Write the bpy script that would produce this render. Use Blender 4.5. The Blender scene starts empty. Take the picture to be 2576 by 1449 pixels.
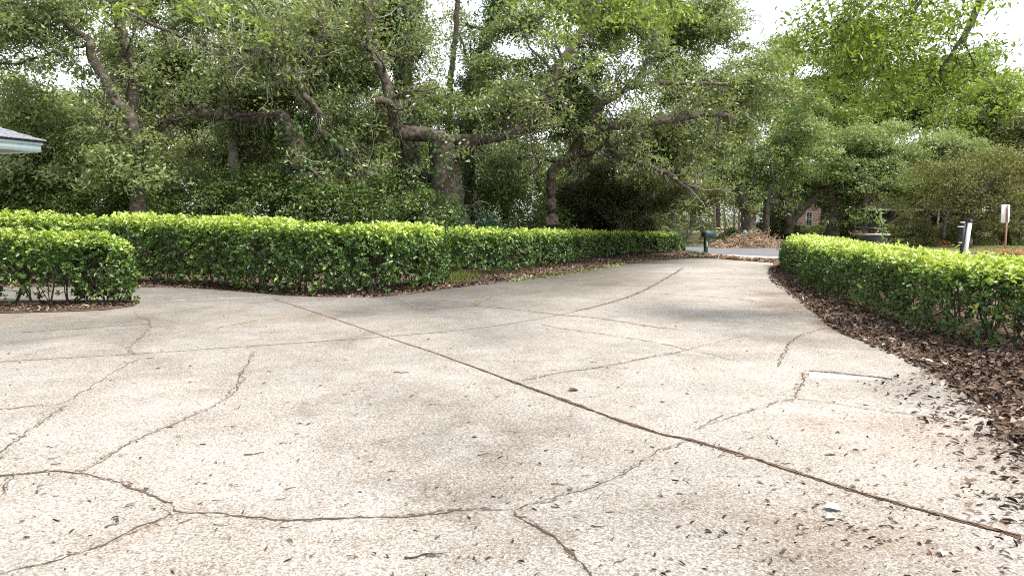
import bpy, math, random
import numpy as np
from mathutils import Vector, Matrix

rng = np.random.default_rng(7)
random.seed(7)
sc = bpy.context.scene
COL = sc.collection
R = math.radians

# ------------------------------------------------------------------ camera
F = 1850.0; W0 = 2576.0; CX = 1288.0; CY = 724.5; HOR = 550.0; EYE = 1.6
PITCH = math.atan((CY - HOR) / F)
cam_d = bpy.data.cameras.new("camera")
cam_d.sensor_width = 36.0
cam_d.lens = F / W0 * 36.0
cam_d.clip_start = 0.05
cam_d.clip_end = 2000.0
cam = bpy.data.objects.new("camera", cam_d)
cam.location = (0, 0, EYE)
cam.rotation_euler = (math.pi / 2 - PITCH, 0, 0)
COL.objects.link(cam)
sc.camera = cam

# ------------------------------------------------------------------ sky, sun, exposure
SUN_EL = R(60); SUN_AZ = R(122)           # azimuth measured clockwise from +Y
world = bpy.data.worlds.new("World"); sc.world = world
world.use_nodes = True
nt = world.node_tree
for n in list(nt.nodes): nt.nodes.remove(n)
sky = nt.nodes.new("ShaderNodeTexSky"); sky.sky_type = 'NISHITA'; sky.sun_disc = False
sky.sun_elevation = SUN_EL; sky.sun_rotation = SUN_AZ
sky.air_density = 1.0; sky.dust_density = 1.2; sky.ozone_density = 1.0
hs = nt.nodes.new("ShaderNodeHueSaturation"); hs.inputs['Saturation'].default_value = 0.22
hs.inputs['Value'].default_value = 1.15
bg = nt.nodes.new("ShaderNodeBackground"); bg.inputs['Strength'].default_value = 0.115
wo = nt.nodes.new("ShaderNodeOutputWorld")
nt.links.new(sky.outputs[0], hs.inputs['Color']); nt.links.new(hs.outputs[0], bg.inputs['Color'])
nt.links.new(bg.outputs[0], wo.inputs['Surface'])
sun_d = bpy.data.lights.new("sun", 'SUN'); sun_d.energy = 2.7; sun_d.angle = R(16)
sun_d.color = (1.0, 0.95, 0.87)
sun = bpy.data.objects.new("sun", sun_d)
sdir = Vector((math.sin(SUN_AZ) * math.cos(SUN_EL), math.cos(SUN_AZ) * math.cos(SUN_EL), math.sin(SUN_EL)))
sun.rotation_euler = sdir.to_track_quat('Z', 'Y').to_euler()
sun.location = (10, 10, 40)
COL.objects.link(sun)
vs = sc.view_settings
vs.view_transform = 'Standard'; vs.look = 'None'; vs.gamma = 1.0; vs.exposure = 1.42
vs.use_curve_mapping = False
cy = sc.cycles
cy.use_denoising = False; cy.pixel_filter_type = 'BLACKMAN_HARRIS'; cy.filter_width = 1.1; cy.max_bounces = 8; cy.diffuse_bounces = 6; cy.glossy_bounces = 2; cy.transmission_bounces = 4
cy.transparent_max_bounces = 6; cy.sample_clamp_indirect = 8.0; cy.caustics_reflective = False; cy.caustics_refractive = False

# ------------------------------------------------------------------ picture pixel (2576 wide) -> world
_cp, _sp = math.cos(PITCH), math.sin(PITCH)
def ray(px, py):
    a = (px - CX) / F; b = -(py - CY) / F
    return np.array([a, _cp + b * _sp, -_sp + b * _cp])
def G(px, py, z=0.0):
    d = ray(px, py); t = (z - EYE) / d[2]
    return np.array([d[0] * t, d[1] * t, z])
def at(px, py, Y):
    d = ray(px, py); t = Y / d[1]
    return np.array([d[0] * t, Y, EYE + d[2] * t])
def mpp(Y): return Y / F                 # metres per pixel at depth Y

# ------------------------------------------------------------------ mesh building
def mesh_np(name, V, faces, mats, tone=None, smooth=False, midx=None):
    """faces: list of int arrays (n,k)."""
    V = np.asarray(V, dtype=np.float32).reshape(-1, 3)
    faces = [np.asarray(f, dtype=np.int32) for f in faces if len(f)]
    me = bpy.data.meshes.new(name)
    nl = sum(f.size for f in faces); nf = sum(len(f) for f in faces)
    me.vertices.add(len(V)); me.vertices.foreach_set("co", V.ravel())
    me.loops.add(nl); me.loops.foreach_set("vertex_index", np.concatenate([f.ravel() for f in faces]))
    me.polygons.add(nf)
    tot = np.concatenate([np.full(len(f), f.shape[1], dtype=np.int32) for f in faces])
    st = np.concatenate([[0], np.cumsum(tot)[:-1]]).astype(np.int32)
    me.polygons.foreach_set("loop_start", st)
    try: me.polygons.foreach_set("loop_total", tot)
    except Exception: pass
    if midx is not None: me.polygons.foreach_set("material_index", np.asarray(midx, dtype=np.int32))
    if smooth: me.polygons.foreach_set("use_smooth", np.ones(nf, dtype=bool))
    me.update(calc_edges=True)
    if tone is not None:
        at_ = me.attributes.new("tone", 'FLOAT', 'FACE')
        at_.data.foreach_set("value", np.asarray(tone, dtype=np.float32))
    for m in (mats if isinstance(mats, (list, tuple)) else [mats]): me.materials.append(m)
    return me

def tag(o, label=None, cat=None, group=None, kind=None):
    if label: o["label"] = label
    if cat: o["category"] = cat
    if group: o["group"] = group
    if kind: o["kind"] = kind
    return o

def thing(name, label, cat, loc=(0, 0, 0), group=None):
    o = bpy.data.objects.new(name, None); o.empty_display_size = 0.3
    o.location = tuple(float(v) for v in loc); COL.objects.link(o)
    return tag(o, label, cat, group)

def root_loc(p):
    v = np.zeros(3)
    while p is not None:
        v = v + np.array(p.location); p = p.parent
    return v

def obj(name, V, faces, mats, parent=None, tone=None, smooth=False, midx=None, base=None):
    """V in world coordinates; the object's origin goes to base (or 0, or the parent's origin)."""
    V = np.asarray(V, dtype=np.float64).reshape(-1, 3)
    off = root_loc(parent) if parent is not None else (np.zeros(3) if base is None else np.asarray(base, float))
    me = mesh_np(name, V - off, faces, mats, tone, smooth, midx)
    o = bpy.data.objects.new(name, me); COL.objects.link(o)
    if parent is not None: o.parent = parent
    elif base is not None: o.location = tuple(off)
    return o

class MB:
    """collects vertices and faces of one mesh"""
    def __init__(s): s.V = []; s.F = {}; s.n = 0; s.T = {}
    def add(s, V, faces, tone=0.5):
        V = np.asarray(V, float).reshape(-1, 3)
        for f in faces:
            f = np.asarray(f, dtype=np.int64)
            if f.ndim == 1: f = f[None]
            k = f.shape[1]
            s.F.setdefault(k, []).append(f + s.n)
            t = np.full(len(f), tone, dtype=float) if np.isscalar(tone) else np.asarray(tone, float)
            s.T.setdefault(k, []).append(t)
        s.V.append(V); s.n += len(V)
    def box(s, c, sx, sy, sz, rz=0.0, tone=.5):
        """box with centre c"""
        v = np.array([[x, y, z] for z in (-.5, .5) for y in (-.5, .5) for x in (-.5, .5)]) * [sx, sy, sz]
        ca, sa = math.cos(rz), math.sin(rz)
        v = np.stack([v[:, 0] * ca - v[:, 1] * sa, v[:, 0] * sa + v[:, 1] * ca, v[:, 2]], 1) + np.asarray(c)
        s.add(v, [[[0, 2, 3, 1], [4, 5, 7, 6], [0, 1, 5, 4], [2, 6, 7, 3], [0, 4, 6, 2], [1, 3, 7, 5]]], tone)
    def tube(s, P, r, sides=6, cap=True, tone=.5, rough=0.0):
        P = np.asarray(P, float); n = len(P)
        r = np.full(n, r) if np.isscalar(r) else np.asarray(r, float)
        T = np.gradient(P, axis=0); T /= np.linalg.norm(T, axis=1)[:, None] + 1e-9
        ref = np.array([0, 0, 1.]) if abs(T[:, 2]).mean() < .8 else np.array([1., 0, 0])
        A = np.cross(T, ref); A /= np.linalg.norm(A, axis=1)[:, None] + 1e-9
        B = np.cross(T, A)
        a = np.linspace(0, 2 * math.pi, sides, endpoint=False)
        rr = r[:, None] * (1 + (rng.normal(0, rough, (n, sides)) if rough else np.zeros((n, sides))))
        V = P[:, None, :] + rr[..., None] * (A[:, None, :] * np.cos(a)[None, :, None] + B[:, None, :] * np.sin(a)[None, :, None])
        i = np.arange(n - 1)[:, None] * sides; j = np.arange(sides)[None]
        j2 = (j + 1) % sides
        q = np.stack([i + j, i + j2, i + sides + j2, i + sides + j], -1).reshape(-1, 4)
        fs = [q]
        if cap:
            fs.append(np.arange(sides)[::-1]); fs.append(np.arange(sides) + (n - 1) * sides)
        s.add(V.reshape(-1, 3), fs, tone)
    def prism(s, pts2, z0, z1, tone=.5):
        """vertical prism over a plan outline"""
        p = np.asarray(pts2, float)[:, :2]; n = len(p)
        V = np.concatenate([np.c_[p, np.full(n, z0)], np.c_[p, np.full(n, z1)]])
        i = np.arange(n); j = (i + 1) % n
        s.add(V, [np.arange(n)[::-1], np.arange(n) + n, np.stack([i, j, j + n, i + n], 1)], tone)
    def build(s, name, mats, parent=None, smooth=False, base=None, usetone=True):
        ks = sorted(s.F)
        faces = [np.concatenate(s.F[k]) for k in ks]
        tone = np.concatenate([np.concatenate(s.T[k]) for k in ks])
        return obj(name, np.concatenate(s.V), faces, mats, parent, tone if usetone else None, smooth, base=base)

def spline(P, n):
    """Catmull-Rom through P (k,d), n samples"""
    P = np.asarray(P, float)
    if len(P) == 2:
        t = np.linspace(0, 1, n)[:, None]; return P[0] * (1 - t) + P[1] * t
    Q = np.concatenate([[2 * P[0] - P[1]], P, [2 * P[-1] - P[-2]]])
    t = np.linspace(0, len(P) - 1 - 1e-6, n); i = t.astype(int); u = (t - i)[:, None]
    p0, p1, p2, p3 = Q[i], Q[i + 1], Q[i + 2], Q[i + 3]
    return .5 * (2 * p1 + (p2 - p0) * u + (2 * p0 - 5 * p1 + 4 * p2 - p3) * u ** 2 + (3 * p1 - p0 - 3 * p2 + p3) * u ** 3)

_ph = rng.uniform(0, 6.28, (12, 3)); _dr = rng.normal(0, 1, (12, 3)); _dr /= np.linalg.norm(_dr, axis=1)[:, None]
_fr = np.array([1, 1, 1.1, 1.7, 1.9, 2.1, 2.9, 3.3, 3.7, 5.1, 5.9, 6.7]); _am = 1 / _fr
def noise(P, scale=1.0):
    """smooth 3-D noise about -1..1"""
    P = np.asarray(P) / scale
    out = np.zeros(len(P))
    for k in range(12):
        q = P @ _dr[k] * _fr[k] * 2.2
        out += _am[k] * np.sin(q + _ph[k, 0] + 1.3 * np.sin(P @ np.roll(_dr[k], 1) * _fr[k] + _ph[k, 1]))
    return out / 2.6

def unit(v): return v / (np.linalg.norm(v, axis=-1, keepdims=True) + 1e-9)

def leaf_quads(C, A, N, L, Wd, fold=0.12):
    """4-vertex leaves: centre C, axis A, normal N"""
    B = np.cross(N, A); B = unit(B)
    L = np.broadcast_to(L, (len(C),))[:, None]; Wd = np.broadcast_to(Wd, (len(C),))[:, None]
    base = C - A * L * .5; tip = C + A * L * .5
    l = C + B * Wd * .5 + N * Wd * fold - A * L * .06; r = C - B * Wd * .5 + N * Wd * fold - A * L * .06
    V = np.stack([base, r, tip, l], 1).reshape(-1, 3)
    i = np.arange(len(C))[:, None] * 4
    return V, i + np.array([[0, 1, 2, 3]])

def leaf_hex(C, A, N, L, Wd, fold=0.18, droop=.1):
    """6-vertex leaves folded along the midrib, two quads each"""
    B = unit(np.cross(N, A))
    L = np.broadcast_to(L, (len(C),))[:, None]; Wd = np.broadcast_to(Wd, (len(C),))[:, None]
    base = C - A * L * .5; tip = C + A * L * .5 - N * L * droop
    up = N * Wd * fold
    l1 = C - A * L * .18 + B * Wd * .46 + up; l2 = C + A * L * .2 + B * Wd * .42 + up - N * L * droop * .3
    r1 = C - A * L * .18 - B * Wd * .46 + up; r2 = C + A * L * .2 - B * Wd * .42 + up - N * L * droop * .3
    V = np.stack([base, r1, r2, tip, l2, l1], 1).reshape(-1, 3)
    i = np.arange(len(C))[:, None] * 6
    q = np.stack([i + np.array([[0, 1, 2, 3]]), i + np.array([[0, 3, 4, 5]])], 1).reshape(-1, 4)
    return V, q

# ------------------------------------------------------------------ materials
def new_mat(name):
    m = bpy.data.materials.new(name); m.use_nodes = True
    t = m.node_tree
    for n in list(t.nodes): t.nodes.remove(n)
    out = t.nodes.new("ShaderNodeOutputMaterial")
    return m, t, out
def N_(t, kind, **kw):
    n = t.nodes.new(kind)
    for k, v in kw.items():
        if k in n.inputs: n.inputs[k].default_value = v
        else: setattr(n, k, v)
    return n
def ramp(t, fac, stops):
    r = t.nodes.new("ShaderNodeValToRGB")
    e = r.color_ramp.elements
    while len(e) > 1: e.remove(e[-1])
    e[0].position = stops[0][0]; e[0].color = (*stops[0][1], 1)
    for p, c in stops[1:]:
        x = e.new(p); x.color = (*c, 1)
    t.links.new(fac, r.inputs[0]); return r
def c4(c): return (c[0], c[1], c[2], 1)

def leaf_mat(name, stops, trans=0.3, rough=0.45, spec=0.4, tint=(1.25, 1.15, .55)):
    m, t, out = new_mat(name)
    a = N_(t, "ShaderNodeAttribute", attribute_name="tone")
    r = ramp(t, a.outputs['Fac'], stops)
    p = N_(t, "ShaderNodeBsdfPrincipled", Roughness=rough)
    p.inputs['Specular IOR Level'].default_value = spec
    t.links.new(r.outputs[0], p.inputs['Base Color'])
    tr = N_(t, "ShaderNodeBsdfTranslucent")
    mul = N_(t, "ShaderNodeMix", data_type='RGBA', blend_type='MULTIPLY')
    mul.inputs[0].default_value = 1.0
    t.links.new(r.outputs[0], mul.inputs[6]); mul.inputs[7].default_value = c4(tint)
    t.links.new(mul.outputs[2], tr.inputs['Color'])
    mx = N_(t, "ShaderNodeMixShader"); mx.inputs[0].default_value = trans
    t.links.new(p.outputs[0], mx.inputs[1]); t.links.new(tr.outputs[0], mx.inputs[2])
    t.links.new(mx.outputs[0], out.inputs[0])
    return m

def noise_mat(name, c1, c2, scale=5, rough=.85, bump=.3, detail=6, c3=None, spec=.3, bscale=None, coords='Object', metallic=0):
    m, t, out = new_mat(name)
    tc = N_(t, "ShaderNodeTexCoord")
    n = N_(t, "ShaderNodeTexNoise", Scale=scale, Detail=detail, Roughness=.65)
    t.links.new(tc.outputs[coords], n.inputs['Vector'])
    st = [(.3, c1), (.7, c2)] if c3 is None else [(.28, c1), (.5, c2), (.72, c3)]
    r = ramp(t, n.outputs['Fac'], st)
    p = N_(t, "ShaderNodeBsdfPrincipled", Roughness=rough, Metallic=metallic); p.inputs['Specular IOR Level'].default_value = spec
    t.links.new(r.outputs[0], p.inputs['Base Color'])
    if bump:
        n2 = N_(t, "ShaderNodeTexNoise", Scale=bscale or scale * 3, Detail=6)
        t.links.new(tc.outputs[coords], n2.inputs['Vector'])
        b = N_(t, "ShaderNodeBump", Strength=bump, Distance=.05)
        t.links.new(n2.outputs['Fac'], b.inputs['Height']); t.links.new(b.outputs[0], p.inputs['Normal'])
    t.links.new(p.outputs[0], out.inputs[0]); return m

def tone_mat(name, stops, rough=.8, spec=.25):
    m, t, out = new_mat(name)
    a = N_(t, "ShaderNodeAttribute", attribute_name="tone")
    r = ramp(t, a.outputs['Fac'], stops)
    p = N_(t, "ShaderNodeBsdfPrincipled", Roughness=rough); p.inputs['Specular IOR Level'].default_value = spec
    t.links.new(r.outputs[0], p.inputs['Base Color']); t.links.new(p.outputs[0], out.inputs[0]); return m

M = {}
M['hedge'] = leaf_mat("hedge_leaf", [(0, (.022, .05, .014)), (.35, (.065, .13, .028)), (.6, (.15, .25, .05)), (.8, (.36, .5, .085)), (1, (.56, .68, .2))], .3, .33, .55)
M['oak'] = leaf_mat("oak_leaf", [(0, (.065, .095, .036)), (.4, (.175, .235, .095)), (.7, (.29, .355, .155)), (.9, (.42, .47, .25)), (1, (.53, .57, .37))], .44, .34, .55)
M['oakgrey'] = leaf_mat("grey_oak_leaf", [(0, (.07, .11, .04)), (.5, (.2, .28, .1)), (.8, (.3, .39, .17)), (1, (.45, .52, .3))], .44, .4, .5)
M['bright'] = leaf_mat("bright_leaf", [(0, (.08, .14, .025)), (.5, (.19, .29, .055)), (1, (.38, .47, .13))], .42, .4, .45, (1.15, 1.1, .6))
M['overhang'] = leaf_mat("overhang_leaf", [(0, (.07, .12, .02)), (.5, (.2, .31, .05)), (1, (.42, .52, .13))], .5, .35, .5, (1.15, 1.1, .6))
M['dull'] = leaf_mat("dull_leaf", [(0, (.035, .05, .018)), (.5, (.13, .15, .048)), (1, (.26, .27, .1))], .33, .55, .3)
M['azalea'] = leaf_mat("azalea_leaf", [(0, (.026, .052, .014)), (.5, (.1, .155, .036)), (.85, (.2, .28, .06)), (1, (.34, .41, .12))], .28, .42, .45)
M['bluegreen'] = leaf_mat("bluegreen_leaf", [(0, (.03, .085, .045)), (.5, (.065, .145, .08)), (1, (.12, .21, .13))], .2, .4, .5)
M['ivy'] = leaf_mat("ivy_leaf", [(0, (.025, .065, .018)), (.5, (.07, .16, .03)), (1, (.18, .31, .06))], .3, .4, .45)
M['yellow'] = leaf_mat("yellow_leaf", [(0, (.12, .12, .02)), (.5, (.25, .22, .04)), (1, (.4, .3, .05))], .35, .5, .3)
M['palm'] = leaf_mat("palm_leaf", [(0, (.025, .05, .02)), (.6, (.08, .12, .05)), (1, (.2, .22, .11))], .2, .35, .5)
M['grass'] = leaf_mat("grass_blade", [(0, (.09, .12, .03)), (.5, (.17, .2, .06)), (1, (.3, .29, .13))], .3, .6, .2)
M['fern'] = leaf_mat("strap_leaf", [(0, (.04, .09, .04)), (1, (.13, .2, .11))], .2, .4, .4)
M['litter'] = tone_mat("dead_leaf", [(0, (.03, .021, .016)), (.35, (.095, .064, .046)), (.65, (.2, .145, .108)), (.88, (.38, .3, .235)), (1, (.6, .53, .46))], .75)
M['straw'] = tone_mat("dry_straw", [(0, (.1, .06, .035)), (.5, (.3, .2, .125)), (1, (.5, .4, .29))], .8)
M['clip'] = leaf_mat("clipping_leaf", [(0, (.07, .13, .025)), (1, (.3, .39, .13))], .2, .5, .3)
M['paleleaf'] = tone_mat("pale_leaf", [(0, (.3, .38, .26)), (.7, (.36, .42, .3)), (1, (.55, .6, .5))], .6)
M['bark'] = noise_mat("oak_bark", (.02, .015, .011), (.075, .06, .045), 7, .9, 1.0, c3=(.2, .185, .155), bscale=26)
M['darkbark'] = noise_mat("dark_bark", (.02, .016, .012), (.06, .05, .038), 6, .9, .8, c3=(.14, .125, .1), bscale=20)
M['greybark'] = noise_mat("grey_bark", (.1, .085, .07), (.26, .23, .2), 6, .9, .7, c3=(.42, .38, .34), bscale=25)
M['twig'] = noise_mat("lichen_twig", (.13, .115, .09), (.34, .32, .27), 3, .9, .2)
M['stem'] = noise_mat("hedge_stem", (.035, .028, .02), (.1, .082, .06), 12, .9, .3)
M['moss'] = tone_mat("hanging_moss", [(0, (.07, .075, .045)), (.5, (.14, .145, .095)), (1, (.27, .27, .2))], .95, .1)
M['cut'] = noise_mat("cut_wood", (.45, .25, .15), (.6, .36, .22), 30, .8, .1)
M['soil'] = noise_mat("soil", (.035, .022, .015), (.11, .07, .045), 4, .95, .5, c3=(.17, .11, .075), bscale=40)
M['lawn'] = noise_mat("lawn_soil", (.09, .09, .035), (.17, .15, .07), .8, .95, .3, c3=(.22, .17, .09), bscale=30)
M['road'] = noise_mat("asphalt", (.13, .13, .14), (.18, .18, .19), 1.5, .9, .3, bscale=120)
M['gutter'] = noise_mat("gutter_concrete", (.36, .35, .33), (.46, .45, .42), 3, .9, .2)
M['strip'] = noise_mat("joint_wood", (.05, .03, .02), (.14, .09, .06), 9, .9, .4, c3=(.27, .2, .14), bscale=30)
M['crack'] = noise_mat("crack_dirt", (.035, .025, .018), (.13, .09, .06), 9, .95, .3, bscale=60)
def cover_mat(name, col, scale, lo, hi, mx_):
    m, t, out = new_mat(name)
    tc = N_(t, "ShaderNodeTexCoord"); n = N_(t, "ShaderNodeTexNoise", Scale=scale, Detail=6, Roughness=.75); t.links.new(tc.outputs['Object'], n.inputs['Vector'])
    mr = N_(t, "ShaderNodeMapRange"); t.links.new(n.outputs['Fac'], mr.inputs[0])
    for i, x in zip((1, 2, 3, 4), (lo, hi, 0, mx_)): mr.inputs[i].default_value = x
    p = N_(t, "ShaderNodeBsdfPrincipled", Roughness=.95); p.inputs['Base Color'].default_value = c4(col)
    tr = N_(t, "ShaderNodeBsdfTransparent"); x = N_(t, "ShaderNodeMixShader")
    t.links.new(mr.outputs[0], x.inputs[0]); t.links.new(tr.outputs[0], x.inputs[1]); t.links.new(p.outputs[0], x.inputs[2]); t.links.new(x.outputs[0], out.inputs[0]); return m
M['stain'] = cover_mat("crack_stain", (.2, .17, .14), 28, .48, .75, .55)
M['crackbits'] = cover_mat("crack_crumb", (.09, .06, .04), 36, .47, .53, .95)
M['crackfar'] = noise_mat("joint_dirt", (.13, .1, .07), (.26, .2, .14), 5, .95, .2)
M['mortar_litstep'] = noise_mat("pale_mortar_lit_step", (.66, .65, .62), (.78, .77, .74), 14, .9, .2)
M['white'] = noise_mat("white_paint", (.72, .72, .7), (.82, .82, .8), 9, .5, .05)
M['black'] = noise_mat("black_paint", (.012, .013, .014), (.03, .032, .034), 9, .5, .05)
M['teal'] = noise_mat("teal_plastic", (.008, .045, .045), (.014, .065, .062), 8, .4, .05, spec=.5)
M['blackgreen'] = noise_mat("dark_green_plastic_and_shade", (.006, .016, .015), (.012, .026, .023), 8, .4, .05, spec=.5)
M['signback'] = noise_mat("sign_back", (.72, .73, .74), (.84, .84, .84), 6, .5, .02)
M['rust'] = noise_mat("rusty_post", (.2, .1, .06), (.32, .18, .11), 25, .85, .2)
M['signpost'] = noise_mat("grey_steel", (.12, .12, .12), (.2, .2, .2), 25, .6, .1)
M['binplastic'] = noise_mat("bin_plastic", (.03, .034, .042), (.05, .056, .068), 6, .5, .05, spec=.5)
M['binlid'] = noise_mat("bin_lid_plastic", (.03, .032, .035), (.05, .053, .056), 6, .5, .05, spec=.5)
M['rim'] = noise_mat("pale_rim", (.3, .29, .29), (.42, .41, .4), 6, .5, .05)
M['fascia'] = noise_mat("pale_blue_paint", (.5, .66, .68), (.58, .74, .76), 4, .6, .05)
M['fasciashade'] = noise_mat("fascia_groove_shade", (.1, .22, .23), (.14, .28, .29), 4, .6, .05)  # darker copy of the fascia paint that stands for its shaded parts; unused
M['soffit'] = noise_mat("soffit_board", (.3, .29, .18), (.38, .36, .24), 4, .8, .1)
M['shingle'] = noise_mat("grey_shingle", (.12, .125, .15), (.2, .21, .24), 20, .85, .5, c3=(.3, .31, .34), bscale=60)
M['shinglebutt'] = noise_mat("dark_shingle_edge", (.02, .02, .024), (.05, .05, .055), 20, .9, .3)
M['sidewall'] = noise_mat("house_wall_paint", (.55, .55, .5), (.62, .62, .57), 3, .8, .1)
M['roof_porchshade'] = noise_mat("brown_shingle_porch_shade", (.09, .085, .08), (.17, .16, .15), 8, .9, .3)
M['pane'] = noise_mat("window_glass", (.012, .016, .02), (.03, .036, .045), 1, .12, .0, spec=.6)
M['hydrant'] = noise_mat("blue_paint", (.09, .3, .38), (.14, .38, .46), 9, .5, .05)
M['orange'] = leaf_mat("orange_leaf", [(0, (.4, .13, .05)), (1, (.6, .28, .14))], .3, .6, .2)
M['farverge'] = noise_mat("pale_wall", (.45, .38, .28), (.55, .47, .36), 3, .9, .2)

def brick_mat():
    m, t, out = new_mat("pink_brick")
    tc = N_(t, "ShaderNodeTexCoord")
    mp = N_(t, "ShaderNodeMapping"); mp.inputs['Rotation'].default_value = (R(90), 0, 0)
    t.links.new(tc.outputs['Object'], mp.inputs['Vector'])
    b = N_(t, "ShaderNodeTexBrick", Scale=1.0)
    b.inputs['Color1'].default_value = (.5, .26, .21, 1); b.inputs['Color2'].default_value = (.6, .36, .3, 1)
    b.inputs['Mortar'].default_value = (.6, .52, .47, 1); b.inputs['Mortar Size'].default_value = .012
    b.inputs['Brick Width'].default_value = .22; b.inputs['Row Height'].default_value = .075
    t.links.new(mp.outputs[0], b.inputs['Vector'])
    p = N_(t, "ShaderNodeBsdfPrincipled", Roughness=.9)
    t.links.new(b.outputs[0], p.inputs['Base Color']); t.links.new(p.outputs[0], out.inputs[0]); return m
M['brick'] = brick_mat()

def concrete_mat():
    """exposed-aggregate concrete: pebbles, grey and brown stains"""
    m, t, out = new_mat("aggregate_concrete")
    tc = N_(t, "ShaderNodeTexCoord"); O = tc.outputs['Object']
    L = t.links.new
    def nz(scale, detail=5, rough=.6, dist=0.0):
        n = N_(t, "ShaderNodeTexNoise", Scale=scale, Detail=detail, Roughness=rough, Distortion=dist); L(O, n.inputs['Vector']); return n.outputs['Fac']
    def mix(a, b, fac, mode='MIX'):
        n = N_(t, "ShaderNodeMix", data_type='RGBA', blend_type=mode)
        if isinstance(fac, float): n.inputs[0].default_value = fac
        else: L(fac, n.inputs[0])
        for s, v in ((6, a), (7, b)):
            if isinstance(v, tuple): n.inputs[s].default_value = c4(v)
            else: L(v, n.inputs[s])
        return n.outputs[2]
    def mrange(v, a, b, c=0., d=1.):
        n = N_(t, "ShaderNodeMapRange"); L(v, n.inputs[0])
        for i, x in zip((1, 2, 3, 4), (a, b, c, d)): n.inputs[i].default_value = x
        return n.outputs[0]
    base = ramp(t, nz(.55, 6, .6, .4), [(.3, (.275, .262, .248)), (.5, (.355, .339, .322)), (.72, (.425, .407, .388))]).outputs[0]
    # pebbles
    vor = N_(t, "ShaderNodeTexVoronoi", Scale=92.0, feature='F1'); L(O, vor.inputs['Vector'])
    sep = N_(t, "ShaderNodeSeparateColor"); L(vor.outputs['Color'], sep.inputs[0])
    peb = ramp(t, sep.outputs[0], [(0, (.36, .3, .24)), (.12, (.6, .53, .46)), (.3, (.9, .88, .85)), (.7, (1.05, 1.04, 1.02)), (.9, (1.5, 1.5, 1.48)), (1, (1.7, 1.7, 1.7))]).outputs[0]
    gap = ramp(t, vor.outputs['Distance'], [(.3, (1, 1, 1)), (.62, (.55, .5, .44))]).outputs[0]
    c = mix(base, peb, .72, 'MULTIPLY')
    c = mix(c, gap, mrange(nz(1.1, 4), .4, .7, .3, .95), 'MULTIPLY')
    # fine grit streaks
    g = ramp(t, nz(38, 3, .7), [(.36, (.42, .36, .3)), (.49, (1, 1, 1))]).outputs[0]
    c = mix(c, g, .6, 'MULTIPLY')
    g2 = ramp(t, nz(95, 2, .6), [(.33, (.3, .25, .2)), (.41, (1, 1, 1))]).outputs[0]
    c = mix(c, g2, mrange(nz(.8, 5, .7), .35, .7, .25, .95), 'MULTIPLY')
    # darker dirt mottling, hand sized
    mt = mrange(nz(3.2, 6, .75, .3), .5, .7, 0, .5)
    c = mix(c, (.72, .68, .63), mt, 'MULTIPLY')
    # grey-black weather stains
    st = mrange(nz(.32, 7, .68, .8), .52, .72)
    c = mix(c, (.62, .6, .58), st, 'MULTIPLY')
    # brown tannin blotches
    br = mrange(nz(.9, 6, .7, .5), .58, .78, 0, .75)
    c = mix(c, (.72, .56, .45), br, 'MULTIPLY')
    # stains and other darker patches at fixed spots: (x, y, radius, colour, strength)
    spots = SLAB_PATCHES
    gritm = mrange(nz(30, 6, .8), .36, .62, .15, 1.35)
    pos = N_(t, "ShaderNodeVectorMath", operation='ADD'); L(O, pos.inputs[0])
    wob = N_(t, "ShaderNodeTexNoise", Scale=1.6, Detail=5); L(O, wob.inputs['Vector'])
    sub = N_(t, "ShaderNodeVectorMath", operation='SUBTRACT'); L(wob.outputs['Color'], sub.inputs[0]); sub.inputs[1].default_value = (.5, .5, .5)
    scl = N_(t, "ShaderNodeVectorMath", operation='SCALE'); L(sub.outputs[0], scl.inputs[0]); scl.inputs['Scale'].default_value = 2.2
    L(scl.outputs[0], pos.inputs[1])
    for (x, y, rx, ry, col, s) in spots:
        mp = N_(t, "ShaderNodeMapping"); mp.vector_type = 'POINT'
        mp.inputs['Scale'].default_value = (1 / rx, 1 / ry, 0); mp.inputs['Location'].default_value = (-x / rx, -y / ry, 0)
        L(pos.outputs[0], mp.inputs['Vector'])
        ln = N_(t, "ShaderNodeVectorMath", operation='LENGTH'); L(mp.outputs[0], ln.inputs[0])
        fa = N_(t, "ShaderNodeMath", operation='MULTIPLY'); fa.use_clamp = True; L(mrange(ln.outputs['Value'], 1.2, .25, 0, s), fa.inputs[0]); L(gritm, fa.inputs[1])
        c = mix(c, col, fa.outputs[0], 'MULTIPLY')
    p = N_(t, "ShaderNodeBsdfPrincipled", Roughness=.85); p.inputs['Specular IOR Level'].default_value = .3
    L(c, p.inputs['Base Color'])
    b = N_(t, "ShaderNodeBump", Strength=.55, Distance=.006); b.invert = True
    L(vor.outputs['Distance'], b.inputs['Height']); L(b.outputs[0], p.inputs['Normal'])
    L(p.outputs[0], out.inputs[0]); return m
def spot(px, py, rxpx, dy, col, s):
    """darker patch centred on a picture pixel, half-width rxpx and half-height dy pixels"""
    g = G(px, py); a = G(px, py - dy); b = G(px, py + dy)
    return (g[0], g[1], rxpx * g[1] / F, abs(a[1] - b[1]) / 2, col, s)
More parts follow.
